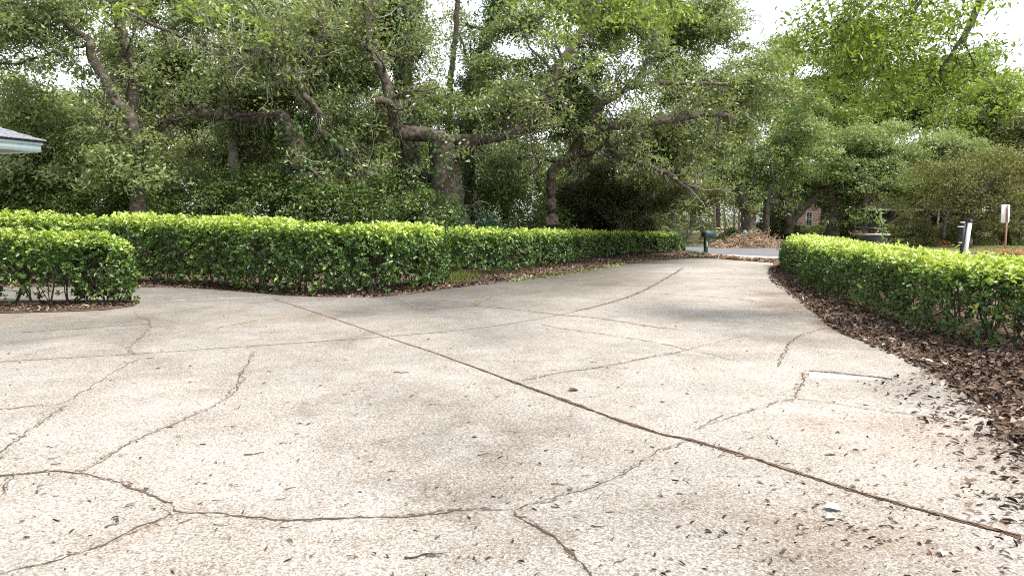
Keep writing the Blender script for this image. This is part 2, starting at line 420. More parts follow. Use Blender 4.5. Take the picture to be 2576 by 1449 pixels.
SLAB_PATCHES = [spot(1250, 1110, 250, 90, (.52, .49, .46), .9), spot(1120, 1000, 60, 24, (.8, .74, .66), .5), spot(1560, 1060, 80, 24, (.7, .66, .6), .5), spot(1150, 1250, 240, 40, (.55, .5, .46), .7),  # first entry: large darker patch in mid slab
          spot(2180, 1080, 260, 60, (.86, .74, .68), .7), spot(2480, 1150, 200, 120, (.74, .66, .62), .7),
          spot(2010, 770, 110, 20, (.45, .32, .26), .9), spot(2110, 815, 90, 26, (.32, .2, .15), .95),
          spot(1960, 740, 60, 14, (.6, .5, .42), .8),
          spot(1500, 700, 230, 34, (.66, .62, .56), .9), spot(1300, 735, 220, 18, (.7, .66, .6), .8),  # dappled tree shade left of the curved joint, painted into the slab
          spot(120, 805, 330, 18, (.8, .7, .58), .7), spot(700, 800, 260, 22, (.9, .84, .76), .7),
          spot(2000, 1300, 330, 90, (.72, .66, .6), .7), spot(2250, 1370, 260, 70, (.72, .62, .55), .7),
          spot(180, 1010, 160, 30, (.8, .74, .68), .6)]
M['concrete'] = concrete_mat()

# ------------------------------------------------------------------ ground, driveway, road
def sheet(name, outline_xy, z, mat, kind='structure', thick=0.0, label=None, cat=None):
    b = MB()
    p = np.asarray(outline_xy, float)[:, :2]
    if thick: b.prism(p, z - thick, z)
    else: b.add(np.c_[p, np.full(len(p), z)], [np.arange(len(p))])
    o = b.build(name, mat, usetone=False)
    tag(o, label, cat, kind=kind)
    return o
gx = np.linspace(-160, 160, 65); gy = np.linspace(-30, 260, 59)
X, Y = np.meshgrid(gx, gy)
Z = -0.06 + 0.0 * X
V = np.stack([X, Y, Z], -1).reshape(-1, 3)
ii = np.arange(len(gy) - 1)[:, None] * len(gx) + np.arange(len(gx) - 1)[None]
q = np.stack([ii, ii + 1, ii + len(gx) + 1, ii + len(gx)], -1).reshape(-1, 4)
tag(obj("ground", V, [q], M['lawn']), kind='structure')

def gp(pts, n=None, z=0.0):
    P = np.array([G(x, y, z) for x, y in pts])
    return spline(P, n) if n else P
left_edge = gp([(-260, 722), (0, 722), (380, 723), (560, 730), (720, 744), (900, 748), (1000, 743), (1150, 724), (1250, 712), (1400, 693), (1500, 676), (1600, 663), (1700, 652), (1778, 649)], 60)
far_edge = gp([(1778, 649), (1860, 655), (1945, 661.5)])
right_edge = gp([(1945, 662), (1940, 680), (1950, 705), (1990, 735), (2050, 790), (2100, 833), (2200, 870), (2330, 930), (2440, 1000), (2530, 1085), (2620, 1190), (2760, 1380)], 60)
outline = np.concatenate([left_edge, far_edge[1:-1], right_edge, [[3.4, 0.5, 0], [3.4, -8, 0], [-14, -8, 0], [-16, 6, 0]]])
driveway = sheet("driveway", outline, 0.0, M['concrete'], thick=0.12)

# island bed with the small hedge sits on the slab (soil 2 cm above the concrete)
isl = gp([(-420, 800), (-150, 796), (0, 789), (150, 785), (260, 781), (335, 771), (352, 762), (320, 756), (200, 756), (0, 758), (-300, 760)])
sheet("planting_bed", isl, 0.012, M['soil'])
# leaf covered soil strips along the hedges
bedL = np.concatenate([left_edge + [0, 0.0, 0], gp([(1778, 645), (1740, 630), (1500, 610), (1150, 610), (400, 620), (-300, 625)])])
sheet("hedge_bed", bedL, -0.02, M['soil'])
bedR = np.concatenate([right_edge, gp([(3200, 1380), (3000, 900), (2700, 740), (2300, 660), (2000, 630)])])
sheet("hedge_bed", bedR, -0.02, M['soil'])
# verge, gutter, road
def line_at(px, py0, py1, L=80):
    a, b = G(px[0], py0), G(px[1], py1); d = unit(b - a); return a - d * L, b + d * L
r0a, r0b = line_at((1781.5, 1941.6), 637.3, 644.3)
r1a, r1b = line_at((1740, 1941), 615.0, 624.5)
v0a, v0b = line_at((1778, 1945), 649.5, 661.8)
d = unit(r0b - r0a); nrm = np.array([-d[1], d[0], 0])
if nrm[1] < 0: nrm = -nrm
c0 = G(1860, 640.5); wroad = 9.0
def strip(o0, o1, L=90): return [c0 + nrm * o0 - d * L, c0 + nrm * o0 + d * L, c0 + nrm * o1 + d * L, c0 + nrm * o1 - d * L]
sheet("road", strip(0, wroad), -0.03, M['road'])
sheet("gutter", strip(-1.25, -0.01), -0.026, M['gutter'])

# ------------------------------------------------------------------ joints and cracks of the driveway
def ribbon(pts, w, jag, n_per_m=40, z=0.004, wvar=.55, taper=True):
    P = gp(pts); seg = np.linalg.norm(np.diff(P, axis=0), axis=1).sum()
    n = int(max(8, min(1600, seg * n_per_m)))
    S = spline(P, n)
    T = unit(np.gradient(S, axis=0)); Nn = np.stack([-T[:, 1], T[:, 0], 0 * T[:, 0]], 1)
    j = np.convolve(rng.normal(0, 1, n), [.3, .5, .2], 'same') * .5 + np.convolve(rng.normal(0, 1, n), np.ones(5) / 5, 'same') * 1.1 + np.convolve(rng.normal(0, 1, n), np.ones(15) / 15, 'same') * 3.0
    S = S + Nn * (j * jag)[:, None]
    ww = w * np.clip(1 + wvar * np.convolve(rng.normal(0, 1.6, n), np.ones(5) / 5, 'same') + wvar * rng.normal(0, .6, n), .25, 2.6)
    if taper:
        k = np.clip(np.minimum(np.arange(n), np.arange(n)[::-1]) / max(4, n * .06), .15, 1); ww = ww * k
    A = S + Nn * ww[:, None] / 2; B = S - Nn * ww[:, None] / 2
    V = np.stack([A, B], 1).reshape(-1, 3); V[:, 2] = z
    i = np.arange(n - 1)[:, None] * 2
    return V, i + np.array([[0, 1, 3, 2]])
def crack(pts, w=.014, *a, **kw):
    if kw.get('mat', a[1] if len(a) > 1 else 'crack') == 'crack' and w < .05:
        V, q = ribbon(pts, w * 6.5, .012, z=.0025, wvar=.6); obj("crack_stain", V, [q], M['stain'], driveway)
        V, q = ribbon(pts, w * .9, .022, z=.0032, wvar=1.2); obj("crack_crumbs", V, [q], M['crackbits'], driveway)
    return crack1(pts, w * (.62 if kw.get('mat', a[1] if len(a) > 1 else 'crack') == 'crack' else 1), *a, **kw)
def crack1(pts, w=.014, jag=.014, mat='crack', name="crack", z=.004, **kw):
    V, q = ribbon(pts, w, jag, z=z, **kw)
    return obj(name, V, [q], M[mat], driveway)
main = [(690, 752), (760, 775), (850, 805), (970, 847), (1100, 890), (1290, 960), (1440, 1015), (1640, 1085), (1740, 1108), (1900, 1155), (2100, 1220), (2320, 1283), (2576, 1352), (2800, 1410)]
crack1(main[:6], .026, .003, 'crack', "joint", .003, wvar=.3, taper=False); crack1(main[5:], .044, .004, 'crack', "joint", .0035, wvar=.3, taper=False)
crack(main[:5], .02, .002, 'crackfar', "joint_filler", .006, wvar=.15)
V, q = ribbon(main[4:], .017, .006, z=.008, wvar=.5); obj("joint_filler", V, [q], M['strip'], driveway)
crack([(-200, 925), (0, 910), (300, 893), (600, 873), (970, 847), (1200, 826), (1340, 805), (1440, 785), (1530, 763), (1600, 740), (1650, 715), (1690, 692), (1722, 672)], .022, .002, 'crackfar', "joint", wvar=.2)
crack([(1440, 785), (1530, 763), (1600, 740), (1650, 715), (1690, 692), (1722, 672)], .035, .003, 'crack', "joint", .006, wvar=.2)
big = [(-200, 1206), (0, 1197), (60, 1190), (140, 1186), (190, 1190), (260, 1203), (330, 1226), (390, 1252), (430, 1275), (450, 1288), (560, 1295), (680, 1305), (800, 1306), (900, 1304), (1050, 1296), (1130, 1286), (1200, 1283), (1290, 1283)]
crack(big, .017, .012); 
crack([(1290, 1283), (1340, 1270), (1420, 1245), (1520, 1215), (1590, 1175), (1640, 1145), (1700, 1120), (1745, 1108)], .009, .013)
crack([(200, 1188), (290, 1135), (360, 1100), (440, 1065), (520, 1030), (570, 1000), (600, 965), (620, 920), (640, 880)], .011, .016)
crack([(355, 900), (310, 920), (240, 965), (200, 995), (150, 1015), (80, 1022), (0, 1028), (-100, 1032)], .014, .018, 'crackfar')
crack([(165, 1020), (130, 1045), (80, 1080), (30, 1120), (-30, 1170)], .012, .02)
crack([(450, 1290), (400, 1310), (320, 1345), (240, 1380), (190, 1395), (100, 1420), (-30, 1447)], .011, .012)
crack([(1290, 1285), (1300, 1300), (1340, 1320), (1395, 1350), (1430, 1385), (1455, 1410), (1490, 1449), (1530, 1490)], .02, .009)
crack([(1310, 958), (1400, 940), (1480, 928), (1560, 913), (1650, 897), (1730, 882)], .012, .012)
crack([(1730, 882), (1790, 865), (1870, 845)], .008, .02, 'crackfar')
crack([(1350, 812), (1420, 828), (1500, 838), (1600, 853), (1700, 872), (1730, 880), (1800, 895), (1870, 912)], .016, .012, 'crackfar')
crack([(340, 893), (330, 880), (345, 855), (375, 835), (380, 818), (360, 805), (340, 785)], .02, .03, 'crackfar')
crack([(1000, 745), (1030, 765), (1050, 778), (1100, 776), (1190, 770), (1280, 777), (1400, 792), (1500, 800), (1600, 815), (1720, 832)], .045, .02, 'crackfar')
crack([(1190, 770), (1208, 757), (1230, 745)], .1, .03, 'crackfar')
crack([(1740, 1085), (1810, 1055), (1900, 1030), (1960, 1012), (2000, 1003)], .009, .016)
crack([(2000, 1003), (2060, 1010), (2200, 1030), (2420, 1062)], .008, .008)
crack([(2000, 1003), (2005, 980), (2022, 958), (2026, 935)], .011, .012)
crack([(1955, 925), (1970, 895), (1985, 865), (2030, 838), (2100, 822)], .011, .02)
crack([(2024, 932), (2090, 937), (2190, 947), (2262, 956)], .03, .006, z=.006)
crack([(0, 1250), (20, 1215), (38, 1190)], .012, .012)
crack([(1420, 712), (1500, 702), (1590, 688)], .02, .01, 'crackfar')
crack([(1650, 738), (1800, 748), (2000, 768)], .02, .01, 'crackfar')
crack([(1690, 697), (1800, 702), (1930, 706)], .02, .01, 'crackfar')
crack([(1560, 668), (1640, 670), (1710, 673)], .03, .02, 'crackfar')
crack([(20, 838), (240, 824), (380, 815)], .02, .03, 'crackfar')
crack([(420, 757), (560, 751), (690, 748)], .02, .01, 'mortar_litstep')
crack([(540, 828), (620, 812), (700, 800)], .02, .03, 'crackfar')
# lifted slab edge: a step, its lit face painted pale, with a dark gap behind it
b = MB()
e0, e1, e2, e3 = G(2036, 940), G(2215, 954), G(2215, 956), G(2036, 949)
b.add([e0 + [0, 0, .004], e1 + [0, 0, .002], e2 + [0, 0, .001], e3 + [0, 0, .001], e0 + [0, .0, .02], e1 + [0, 0, .006]], [[[3, 2, 5, 4]], [[0, 4, 5, 1]]])
b.build("slab_step", M['mortar_litstep'], driveway, usetone=False)

# ------------------------------------------------------------------ hedges
def hedge(name, label, base_px, heights, depth, leaf=(.062, .03), per_m2=520, gaps=None, open_bottom=.12, holes=.28, p=4.5, stems=True, toplight=.5, sparse=None, zoff=0.0, hexleaf=True):
    B = np.array([G(x, y) for x, y in base_px]); n = 160
    S = spline(np.c_[B, np.asarray(heights, float)], n)
    H = S[:, 3]; S = S[:, :3]
    ds = np.r_[0, np.cumsum(np.linalg.norm(np.diff(S, axis=0), axis=1))]; Ltot = ds[-1]
    T = unit(np.gradient(S, axis=0))
    k = 15; Tm = np.stack([np.convolve(np.pad(T[:, i], k, 'edge'), np.ones(2 * k + 1) / (2 * k + 1), 'valid') for i in range(3)], 1); Tm = unit(Tm)
    Nn = np.stack([-Tm[:, 1], Tm[:, 0], 0 * Tm[:, 0]], 1)
    if (Nn[:, 1].mean() < 0): Nn = -Nn      # points away from the camera
    root = thing(name, label, "hedge", S[n // 2] * [1, 1, 0] + [0, 0, zoff])
    hm = H.mean()
    area = Ltot * (2 * hm + depth) + 2 * depth * hm
    ns = int(area * per_m2 / 5 * 4.2)
    s = rng.uniform(0, Ltot, ns); u = rng.uniform(-1, 1, ns); z = rng.uniform(.02, 1.02, ns)
    cap = depth * .5
    w = np.maximum(np.maximum(cap - s, s - (Ltot - cap)), 0) / cap
    Hs = np.interp(s, ds, H)
    P0 = np.stack([np.interp(s, ds, S[:, i]) for i in range(3)], 1)
    Ns = np.stack([np.interp(s, ds, Nn[:, i]) for i in range(3)], 1)
    Ts = np.stack([np.interp(s, ds, Tm[:, i]) for i in range(3)], 1)
    zz = (z - .0) / 1.0
    rad = (np.abs(u) ** p + np.abs(zz) ** (p * .9) + w ** 2.2) ** (1 / p)
    pos = P0 + Ns * ((u + 1) * depth / 2)[:, None]; pos[:, 2] = z * Hs + zoff
    bump = 1 + .045 * noise(pos + 2, 1.3) + .05 * noise(pos, .55) + .03 * noise(pos + 7, .2) - .05 * (zz < .25)
    rr = rad / bump
    keep = (rr < 1.0) & (rr > .66)
    # sparse near the ground
    keep &= rng.uniform(0, 1, ns) < np.clip((z - open_bottom * (1 + .9 * noise(pos, .6))) / .12, 0, 1)
    keep &= (noise(pos + 3.1, .24) > -holes * 1.5 + .0 * rr) | (rng.uniform(0, 1, ns) < .3) | (zz > .82)
    keep &= rng.uniform(0, 1, ns) < .5 + .5 * (rr - .66) / .34 + .3 * (zz > .85)
    if sparse is not None: keep &= rng.uniform(0, 1, ns) < sparse(s / Ltot, zz, u)
    s, u, z, w, zz, pos, Ns, Ts, rr, Hs = [a[keep] for a in (s, u, z, w, zz, pos, Ns, Ts, rr, Hs)]
    g = Ns * (np.sign(u) * np.abs(u) ** (p - 1))[:, None] + np.array([0, 0, 1.]) * (zz ** (p * .9 - 1))[:, None] * .9
    sg = np.where(s < Ltot / 2, -1, 1)
    g = g + Ts * (sg * w * 1.1)[:, None]
    g = unit(g + 1e-4)
    m = 5; K = len(pos)
    stray = (rng.uniform(0, 1, K) < .012)[:, None]
    pos = pos + stray * (g + [0, 0, .5]) * rng.uniform(.02, .08, (K, 1))
    shoot = unit(g * .8 + np.array([0, 0, .45]) + rng.normal(0, .45, (K, 3)))
    a = rng.uniform(0, 6.28, (K, m)) 
    t1 = unit(np.cross(shoot, rng.normal(0, 1, (K, 3)))); t2 = np.cross(shoot, t1)
    rad_ = t1[:, None] * np.cos(a)[..., None] + t2[:, None] * np.sin(a)[..., None]
    A = unit(rad_ * 1.0 + shoot[:, None] * rng.uniform(-.1, 1.1, (K, m, 1)) + rng.normal(0, .2, (K, m, 3)))
    L = leaf[0] * rng.uniform(.65, 1.3, (K, m)); Wd = L * leaf[1] / leaf[0] * rng.uniform(.85, 1.25, (K, m))
    C = pos[:, None] + A * (L * .55)[..., None] + shoot[:, None] * rng.uniform(-.05, .02, (K, m, 1))
    Nl = unit(shoot[:, None] * .9 + rng.normal(0, .35, (K, m, 3)) - A * (A * shoot[:, None]).sum(-1, keepdims=True))
    Nl = unit(Nl - A * (Nl * A).sum(-1, keepdims=True))
    newg = np.clip((zz - .7) / .24, 0, 1) ** 1.3 * (rr > .78)         # pale young growth on the top; its sunlit brightness is painted in too
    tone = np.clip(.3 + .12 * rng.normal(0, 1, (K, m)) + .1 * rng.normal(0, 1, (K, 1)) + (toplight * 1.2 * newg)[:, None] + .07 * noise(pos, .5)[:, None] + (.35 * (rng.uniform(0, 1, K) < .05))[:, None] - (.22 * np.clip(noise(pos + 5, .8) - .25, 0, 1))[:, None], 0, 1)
    fn = leaf_hex if hexleaf else leaf_quads
    V, q = fn(C.reshape(-1, 3), A.reshape(-1, 3), Nl.reshape(-1, 3), L.ravel(), Wd.ravel())
    tf = np.repeat(tone.ravel(), 2) if hexleaf else tone.ravel()
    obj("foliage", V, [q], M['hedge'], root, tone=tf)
    b = MB()
    if stems:
        nst = int(Ltot / .38)
        for i in range(nst):
            ss = (i + rng.uniform(.2, .8)) * Ltot / nst
            h = np.interp(ss, ds, H)
            p0 = np.array([np.interp(ss, ds, S[:, j]) for j in range(3)]) + np.array([np.interp(ss, ds, Nn[:, j]) for j in range(3)]) * depth * rng.uniform(.35, .65)
            p0[2] = zoff - .03
            for c in range(3):
                e = p0 + np.array([*rng.normal(0, .26, 2), h * rng.uniform(.6, .85)])
                mid = (p0 + e) / 2 + rng.normal(0, .07, 3) * [1, 1, .3]
                r0 = rng.uniform(.011, .024)
                b.tube(spline([p0, p0 * .7 + mid * .3 + rng.normal(0, .02, 3), mid, e], 7), np.linspace(r0, r0 * .35, 7), 5, cap=False)
                for d_ in range(4):
                    q0 = p0 + (e - p0) * rng.uniform(.25, .8); q1 = q0 + unit(rng.normal(0, 1, 3) * [1, 1, .5] + [0, 0, .4]) * rng.uniform(.2, .42) * min(1, depth)
                    q1[2] = min(q1[2], h * .9)
                    b.tube(spline([q0, (q0 + q1) / 2 + rng.normal(0, .035, 3), q1], 5), np.linspace(r0 * .45, .003, 5), 4, cap=False)
        b.build("stems", M['stem'], root, smooth=True, usetone=False)
    return root

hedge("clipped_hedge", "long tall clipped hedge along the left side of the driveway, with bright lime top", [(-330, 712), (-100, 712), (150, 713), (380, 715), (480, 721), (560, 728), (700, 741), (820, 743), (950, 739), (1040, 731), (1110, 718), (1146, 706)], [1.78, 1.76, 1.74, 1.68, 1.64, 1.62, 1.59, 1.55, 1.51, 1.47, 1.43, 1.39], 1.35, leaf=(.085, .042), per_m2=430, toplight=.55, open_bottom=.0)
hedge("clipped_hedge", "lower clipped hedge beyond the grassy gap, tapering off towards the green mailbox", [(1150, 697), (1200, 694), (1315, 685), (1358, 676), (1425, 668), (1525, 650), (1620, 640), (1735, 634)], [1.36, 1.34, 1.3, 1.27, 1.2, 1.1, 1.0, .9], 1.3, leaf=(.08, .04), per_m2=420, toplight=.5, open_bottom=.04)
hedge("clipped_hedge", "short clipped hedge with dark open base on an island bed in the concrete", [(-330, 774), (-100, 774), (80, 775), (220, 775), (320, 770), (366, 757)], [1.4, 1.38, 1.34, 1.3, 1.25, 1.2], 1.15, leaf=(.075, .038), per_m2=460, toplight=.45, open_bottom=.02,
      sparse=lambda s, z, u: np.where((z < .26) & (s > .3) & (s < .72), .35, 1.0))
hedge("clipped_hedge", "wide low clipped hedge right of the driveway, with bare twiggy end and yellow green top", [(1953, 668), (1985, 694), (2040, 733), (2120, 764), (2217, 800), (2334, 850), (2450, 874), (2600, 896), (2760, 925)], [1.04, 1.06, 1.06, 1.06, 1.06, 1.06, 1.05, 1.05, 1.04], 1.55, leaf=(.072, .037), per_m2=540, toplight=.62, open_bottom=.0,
      sparse=lambda s, z, u: np.where((s > .84) & (z < .7), .6, 1.0))

# ------------------------------------------------------------------ leaf litter (nobody could count it)
def scatter_between(A, Bn, n, z, bias=1.0):
    """random points in the strip between two polylines"""
    t = rng.uniform(0, 1, n); k = rng.uniform(0, 1, n) ** bias
    idx = t * (len(A) - 1); jdx = t * (len(Bn) - 1)
    Pa = np.stack([np.interp(idx, np.arange(len(A)), A[:, i]) for i in range(3)], 1)
    Pb = np.stack([np.interp(jdx, np.arange(len(Bn)), Bn[:, i]) for i in range(3)], 1)
    P = Pa * (1 - k[:, None]) + Pb * k[:, None]; P[:, 2] = z
    return P
def litter(name, P, L, ratio, mat, lay=.35, tones=(.45, .25), lift=.02, label=None):
    n = len(P)
    Nl = unit(np.array([0, 0, 1.]) + rng.normal(0, lay, (n, 3)))
    A = rng.normal(0, 1, (n, 3)); A = unit(A - Nl * (A * Nl).sum(-1, keepdims=True))
    Ls = L * np.clip(np.exp(rng.normal(-.1, .42, n)), .35, 1.7)
    C = P + np.array([0, 0, 1.]) * rng.uniform(.004, lift, (n, 1))
    V, q = leaf_hex(C, A, Nl, Ls, Ls * ratio * rng.uniform(.8, 1.2, n), fold=.25, droop=.15)
    tone = np.clip(rng.normal(tones[0], tones[1], n) + .22 * noise(P, .45) + .1 * noise(P, 1.7), 0, 1)
    o = obj(name, V, [q], M[mat], tone=np.repeat(tone, 2)); tag(o, label, kind='stuff'); return o
rin = gp([(1990, 660), (2040, 690), (2100, 730), (2200, 780), (2334, 820), (2500, 840), (2700, 870), (3000, 980)], 60)
rout = gp([(1935, 674), (1932, 690), (1945, 715), (2000, 752), (2070, 810), (2170, 862), (2330, 935), (2430, 1005), (2510, 1085), (2600, 1190), (2740, 1380)], 60)
litter("leaf_litter", scatter_between(rout, rin, 11000, -.015), .066, .42, 'litter', .4, lift=.035, tones=(.37, .26))
litter("leaf_litter", scatter_between(left_edge, gp([(-260, 700), (0, 700), (380, 702), (560, 706), (720, 715), (900, 716), (1000, 712), (1150, 695), (1250, 690), (1400, 668), (1500, 650), (1600, 640), (1778, 634)], 60), 8000, -.015), .08, .42, 'litter', .4, lift=.035, tones=(.3, .24))
litter("leaf_litter", scatter_between(gp([(-420, 797), (0, 788), (150, 784), (335, 770)], 20), gp([(-420, 765), (0, 762), (200, 760), (345, 760)], 20), 1600, .016), .06, .45, 'litter', .4, tones=(.45, .28))
litter("hedge_clippings", scatter_between(gp([(1270, 712), (1400, 697), (1500, 680), (1560, 672)], 20), gp([(1280, 704), (1400, 688), (1520, 668), (1600, 655)], 20), 330, .004), .08, .5, 'clip', .3)
vergeA = gp([(1735, 646), (1781, 649.5), (1860, 655.5), (1950, 662)], 20); vergeB = gp([(1735, 640), (1785, 641), (1860, 650), (1950, 655)], 20)
litter("leaf_litter", scatter_between(vergeA, vergeB, 3500, -.0), .11, .4, 'straw', .5, lift=.06)
farA = strip(wroad - .3, wroad + 1.6, 40)
litter("leaf_litter", scatter_between(np.array([farA[0], farA[1]]), np.array([farA[3], farA[2]]), 5000, -.03), .13, .4, 'straw', .5, lift=.05)
# fine specks blown over the slab
n = 2800
px = rng.uniform(-40, 2620, n); py = 700 + 790 * rng.uniform(0, 1, n) ** .9
Pk = np.array([G(a, c) for a, c in zip(px, py)])
wgt = .18 + .82 * np.clip((px - 1000) / 1500, 0, 1) ** 1.5 * np.clip((py - 780) / 400, .2, 1)
from mathutils.geometry import intersect_point_line
def inside(P, poly):
    x, y = P[:, 0], P[:, 1]; r = np.zeros(len(P), bool); n_ = len(poly); j = n_ - 1
    for i in range(n_):
        xi, yi = poly[i][:2]; xj, yj = poly[j][:2]
        c = ((yi > y) != (yj > y)) & (x < (xj - xi) * (y - yi) / (yj - yi + 1e-12) + xi)
        r ^= c; j = i
    return r
ok = (rng.uniform(0, 1, n) < wgt) & inside(Pk, outline) & ~inside(Pk, isl)
litter("leaf_litter", Pk[ok], .034, .3, 'litter', .3, tones=(.3, .22), lift=.012)
n = 550
pe = scatter_between(gp([(2330, 935), (2430, 1005), (2510, 1085), (2600, 1190), (2740, 1380)], 30), gp([(2150, 960), (2280, 1030), (2330, 1100), (2400, 1250), (2500, 1449)], 30), n, .003, 2.2)
litter("leaf_litter", pe, .05, .42, 'litter', .35, tones=(.5, .32), lift=.02)

# single fallen leaves and twigs on the slab
def fallen_leaf(px, py, L, ratio, tone, mat, label, group=None, rz=None, fold=.25):
    g = G(px, py); a = rng.uniform(0, 6.28) if rz is None else rz
    A = np.array([[math.cos(a), math.sin(a), .05]]); Nl = unit(np.array([[.1, -.15, 1.]]) + rng.normal(0, .1, (1, 3))); A = unit(A - Nl * (A * Nl).sum())
    V, q = leaf_hex(g[None] + [[0, 0, .008 + L * .05]], A, Nl, np.array([L]), np.array([L * ratio]), fold=fold, droop=.12)
    V2 = V + Nl * .0015
    b = MB(); b.add(V, [q], tone); b.add(V2, [q], tone)
    o = b.build("fallen_leaf", M[mat], base=g); return tag(o, label, "leaf", group)
fallen_leaf(2095, 1283, .1, .62, .75, 'paleleaf', "large pale green fallen leaf, the upper of two lying together on the concrete", "pale green fallen leaves", 2.9)
fallen_leaf(2091, 1306, .065, .7, 1.0, 'paleleaf', "smaller pale green fallen leaf just below a larger one on the concrete", "pale green fallen leaves", .4)
fallen_leaf(1442, 984, .11, .5, .35, 'litter', "curled brown dead leaf beside the long joint in the slab", None, .3)
fallen_leaf(2090, 1145, .08, .5, .95, 'litter', "pale tan fallen leaf on the slab right of the long joint", None, .2)
fallen_leaf(2372, 1395, .07, .6, 1.0, 'paleleaf', "pale green leaf on the slab near the lower right corner", "pale green fallen leaves", 1.0)
fallen_leaf(1436, 1232, .06, .5, .6, 'litter', "rusty leaf lying just above the wide crack", None, 1.2)
def twig(px, py, L, rz, r=.004, label=None, bend=.2):
    g = G(px, py) + [0, 0, .006]
    d_ = np.array([math.cos(rz), math.sin(rz), 0]); s_ = np.array([-d_[1], d_[0], 0])
    P = np.array([g + d_ * L * (t - .5) + s_ * L * bend * rng.normal(0, .5) * (1 - abs(2 * t - 1)) + [0, 0, .004 * rng.uniform(0, 1)] for t in np.linspace(0, 1, 5)])
    b = MB(); b.tube(spline(P, 8), np.linspace(r, r * .5, 8), 5)
    if L > .12:
        k = P[2]; e = k + d_ * L * .22 + s_ * L * rng.choice([-1, 1]) * .18; b.tube([k, (k + e) / 2 + [0, 0, .004], e], [r * .6, r * .5, r * .3], 4)
    o = b.build("fallen_twig", M['stem'], base=G(px, py), usetone=False)
    return tag(o, label or "small brown twig lying loose on the pale concrete", "twig", "twigs scattered on the concrete")
twig(1070, 1400, .2, .25, .005, "forked dark twig lying near the bottom edge of the picture, left of the wide crack")
twig(640, 1143, .13, .45, .005, "crooked dark twig alone on the slab between the two long left cracks")
twig(1010, 938, .16, .1, .005, "long thin greenish twig above the dark patch")
for k in range(110):
    px = rng.uniform(30, 2520); py = 860 + 560 * rng.uniform(0, 1)
    if px > 2330 and py < 1080: continue
    twig(px, py, rng.uniform(.025, .085), rng.uniform(-.6, 1.2), rng.uniform(.002, .0042))

# ------------------------------------------------------------------ trees
def px_path(pts, Y0):
    """[(px,py) or (px,py,depth offset)] -> world polyline"""
    return np.array([at(p[0], p[1], Y0 + (p[2] if len(p) > 2 else 0)) for p in pts])

def ellipsoid_points(clumps, Y0, leafarea, lai, spray_r, m, thr=-.15, nscale=1.3):
    P = []; O = []
    for c in clumps:
        cx, cyy, rx, ry = c[:4]; dy = c[4] if len(c) > 4 else 0.; den = c[5] if len(c) > 5 else 1.0
        Y = Y0 + dy; k = mpp(Y)
        R3 = np.array([rx * k, max(1.2, .75 * rx * k) if rx < 140 else 3.2 + .2 * rx * k, ry * k])
        n = int(lai * den * math.pi * R3[0] * R3[2] / leafarea / m * 1.9)
        v = unit(rng.normal(0, 1, (n, 3))) * (rng.uniform(0, 1, n) ** .42)[:, None]
        ctr = at(cx, cyy, Y)
        p = ctr + v * R3
        bump = noise(p, nscale)
        keep = (bump > thr + .35 * (np.linalg.norm(v, axis=1) - .7))
        P.append(p[keep]); O.append(unit(v[keep] / R3 + 1e-6))
    return np.concatenate(P), np.concatenate(O)

def crown_points(clumps, Y0, leafarea, lai, m, thr=-.15, nscale=1.3, bs=1.0):
    """billowing crown: many small flattened balls of foliage, leaves on their outsides"""
    P = []; O = []
    for c in clumps:
        cx, cyy, rx, ry = c[:4]; dy = c[4] if len(c) > 4 else 0.; den = c[5] if len(c) > 5 else 1.0
        Y = Y0 + dy; k = mpp(Y)
        R3 = np.array([rx * k, min(rx * k, 1.9 * bs), ry * k]); ctr = at(cx, cyy, Y)
        nb = int(4 + 4.6 * den * R3[0] * R3[2] / (.42 * bs * bs))
        v = unit(rng.normal(0, 1, (nb, 3))) * (rng.uniform(0, 1, nb) ** .45)[:, None]
        B = ctr + v * R3; rb = bs * rng.uniform(.2, .78, nb)
        keep = noise(B, nscale) > thr - .1 + .3 * (np.linalg.norm(v, axis=1) - .75)
        keep[:2] = True
        B, rb, v = B[keep], rb[keep], v[keep]
        cnt = np.maximum(4, (lai * 2 * math.pi * rb ** 2 * .8 / leafarea / m)).astype(int)
        idx = np.repeat(np.arange(len(B)), cnt); n = len(idx)
        d_ = unit(rng.normal(0, 1, (n, 3)) + np.array([0, -.15, .42]) + v[idx] * .4)
        p = B[idx] + d_ * (rb[idx] * rng.uniform(.35, 1.3, n))[:, None] * [1.15, 1.15, .55]
        kk_ = noise(p + 11, .34 * bs) > -.34
        P.append(p[kk_]); O.append(unit(d_[kk_] * [1, 1, 1.3]))
    return np.concatenate(P), np.concatenate(O)

def sprays(P, O, m, r, L, ratio, upb=.55, outb=.35, tone0=.42, tv=.17, droop=0.0, hexl=False):
    K = len(P)
    off = rng.normal(0, 1, (K, m, 3)) * [r, r, r * .55]
    ax = unit(rng.normal(0, 1, (K, 1, 3)) * [1, 1, .5] + O[:, None] * .6 - np.array([0, 0, droop]))
    C = (P[:, None] + off).reshape(-1, 3)
    n = len(C)
    Nl = unit(rng.normal(0, .75, (n, 3)) + np.array([0, 0, upb]) + np.repeat(O, m, 0) * outb)
    A = np.repeat(ax[:, 0], m, 0) * .6 + rng.normal(0, .7, (n, 3)); A = unit(A - Nl * (A * Nl).sum(-1, keepdims=True))
    Ls = L * rng.uniform(.65, 1.3, n)
    t = np.clip(tone0 + rng.normal(0, tv, n) + np.repeat(rng.normal(0, tv * .7, K), m), 0, 1)
    if hexl:
        V, q = leaf_hex(C, A, Nl, Ls, Ls * ratio); return V, q, np.repeat(t, 2)
    V, q = leaf_quads(C, A, Nl, Ls, Ls * ratio); return V, q, t

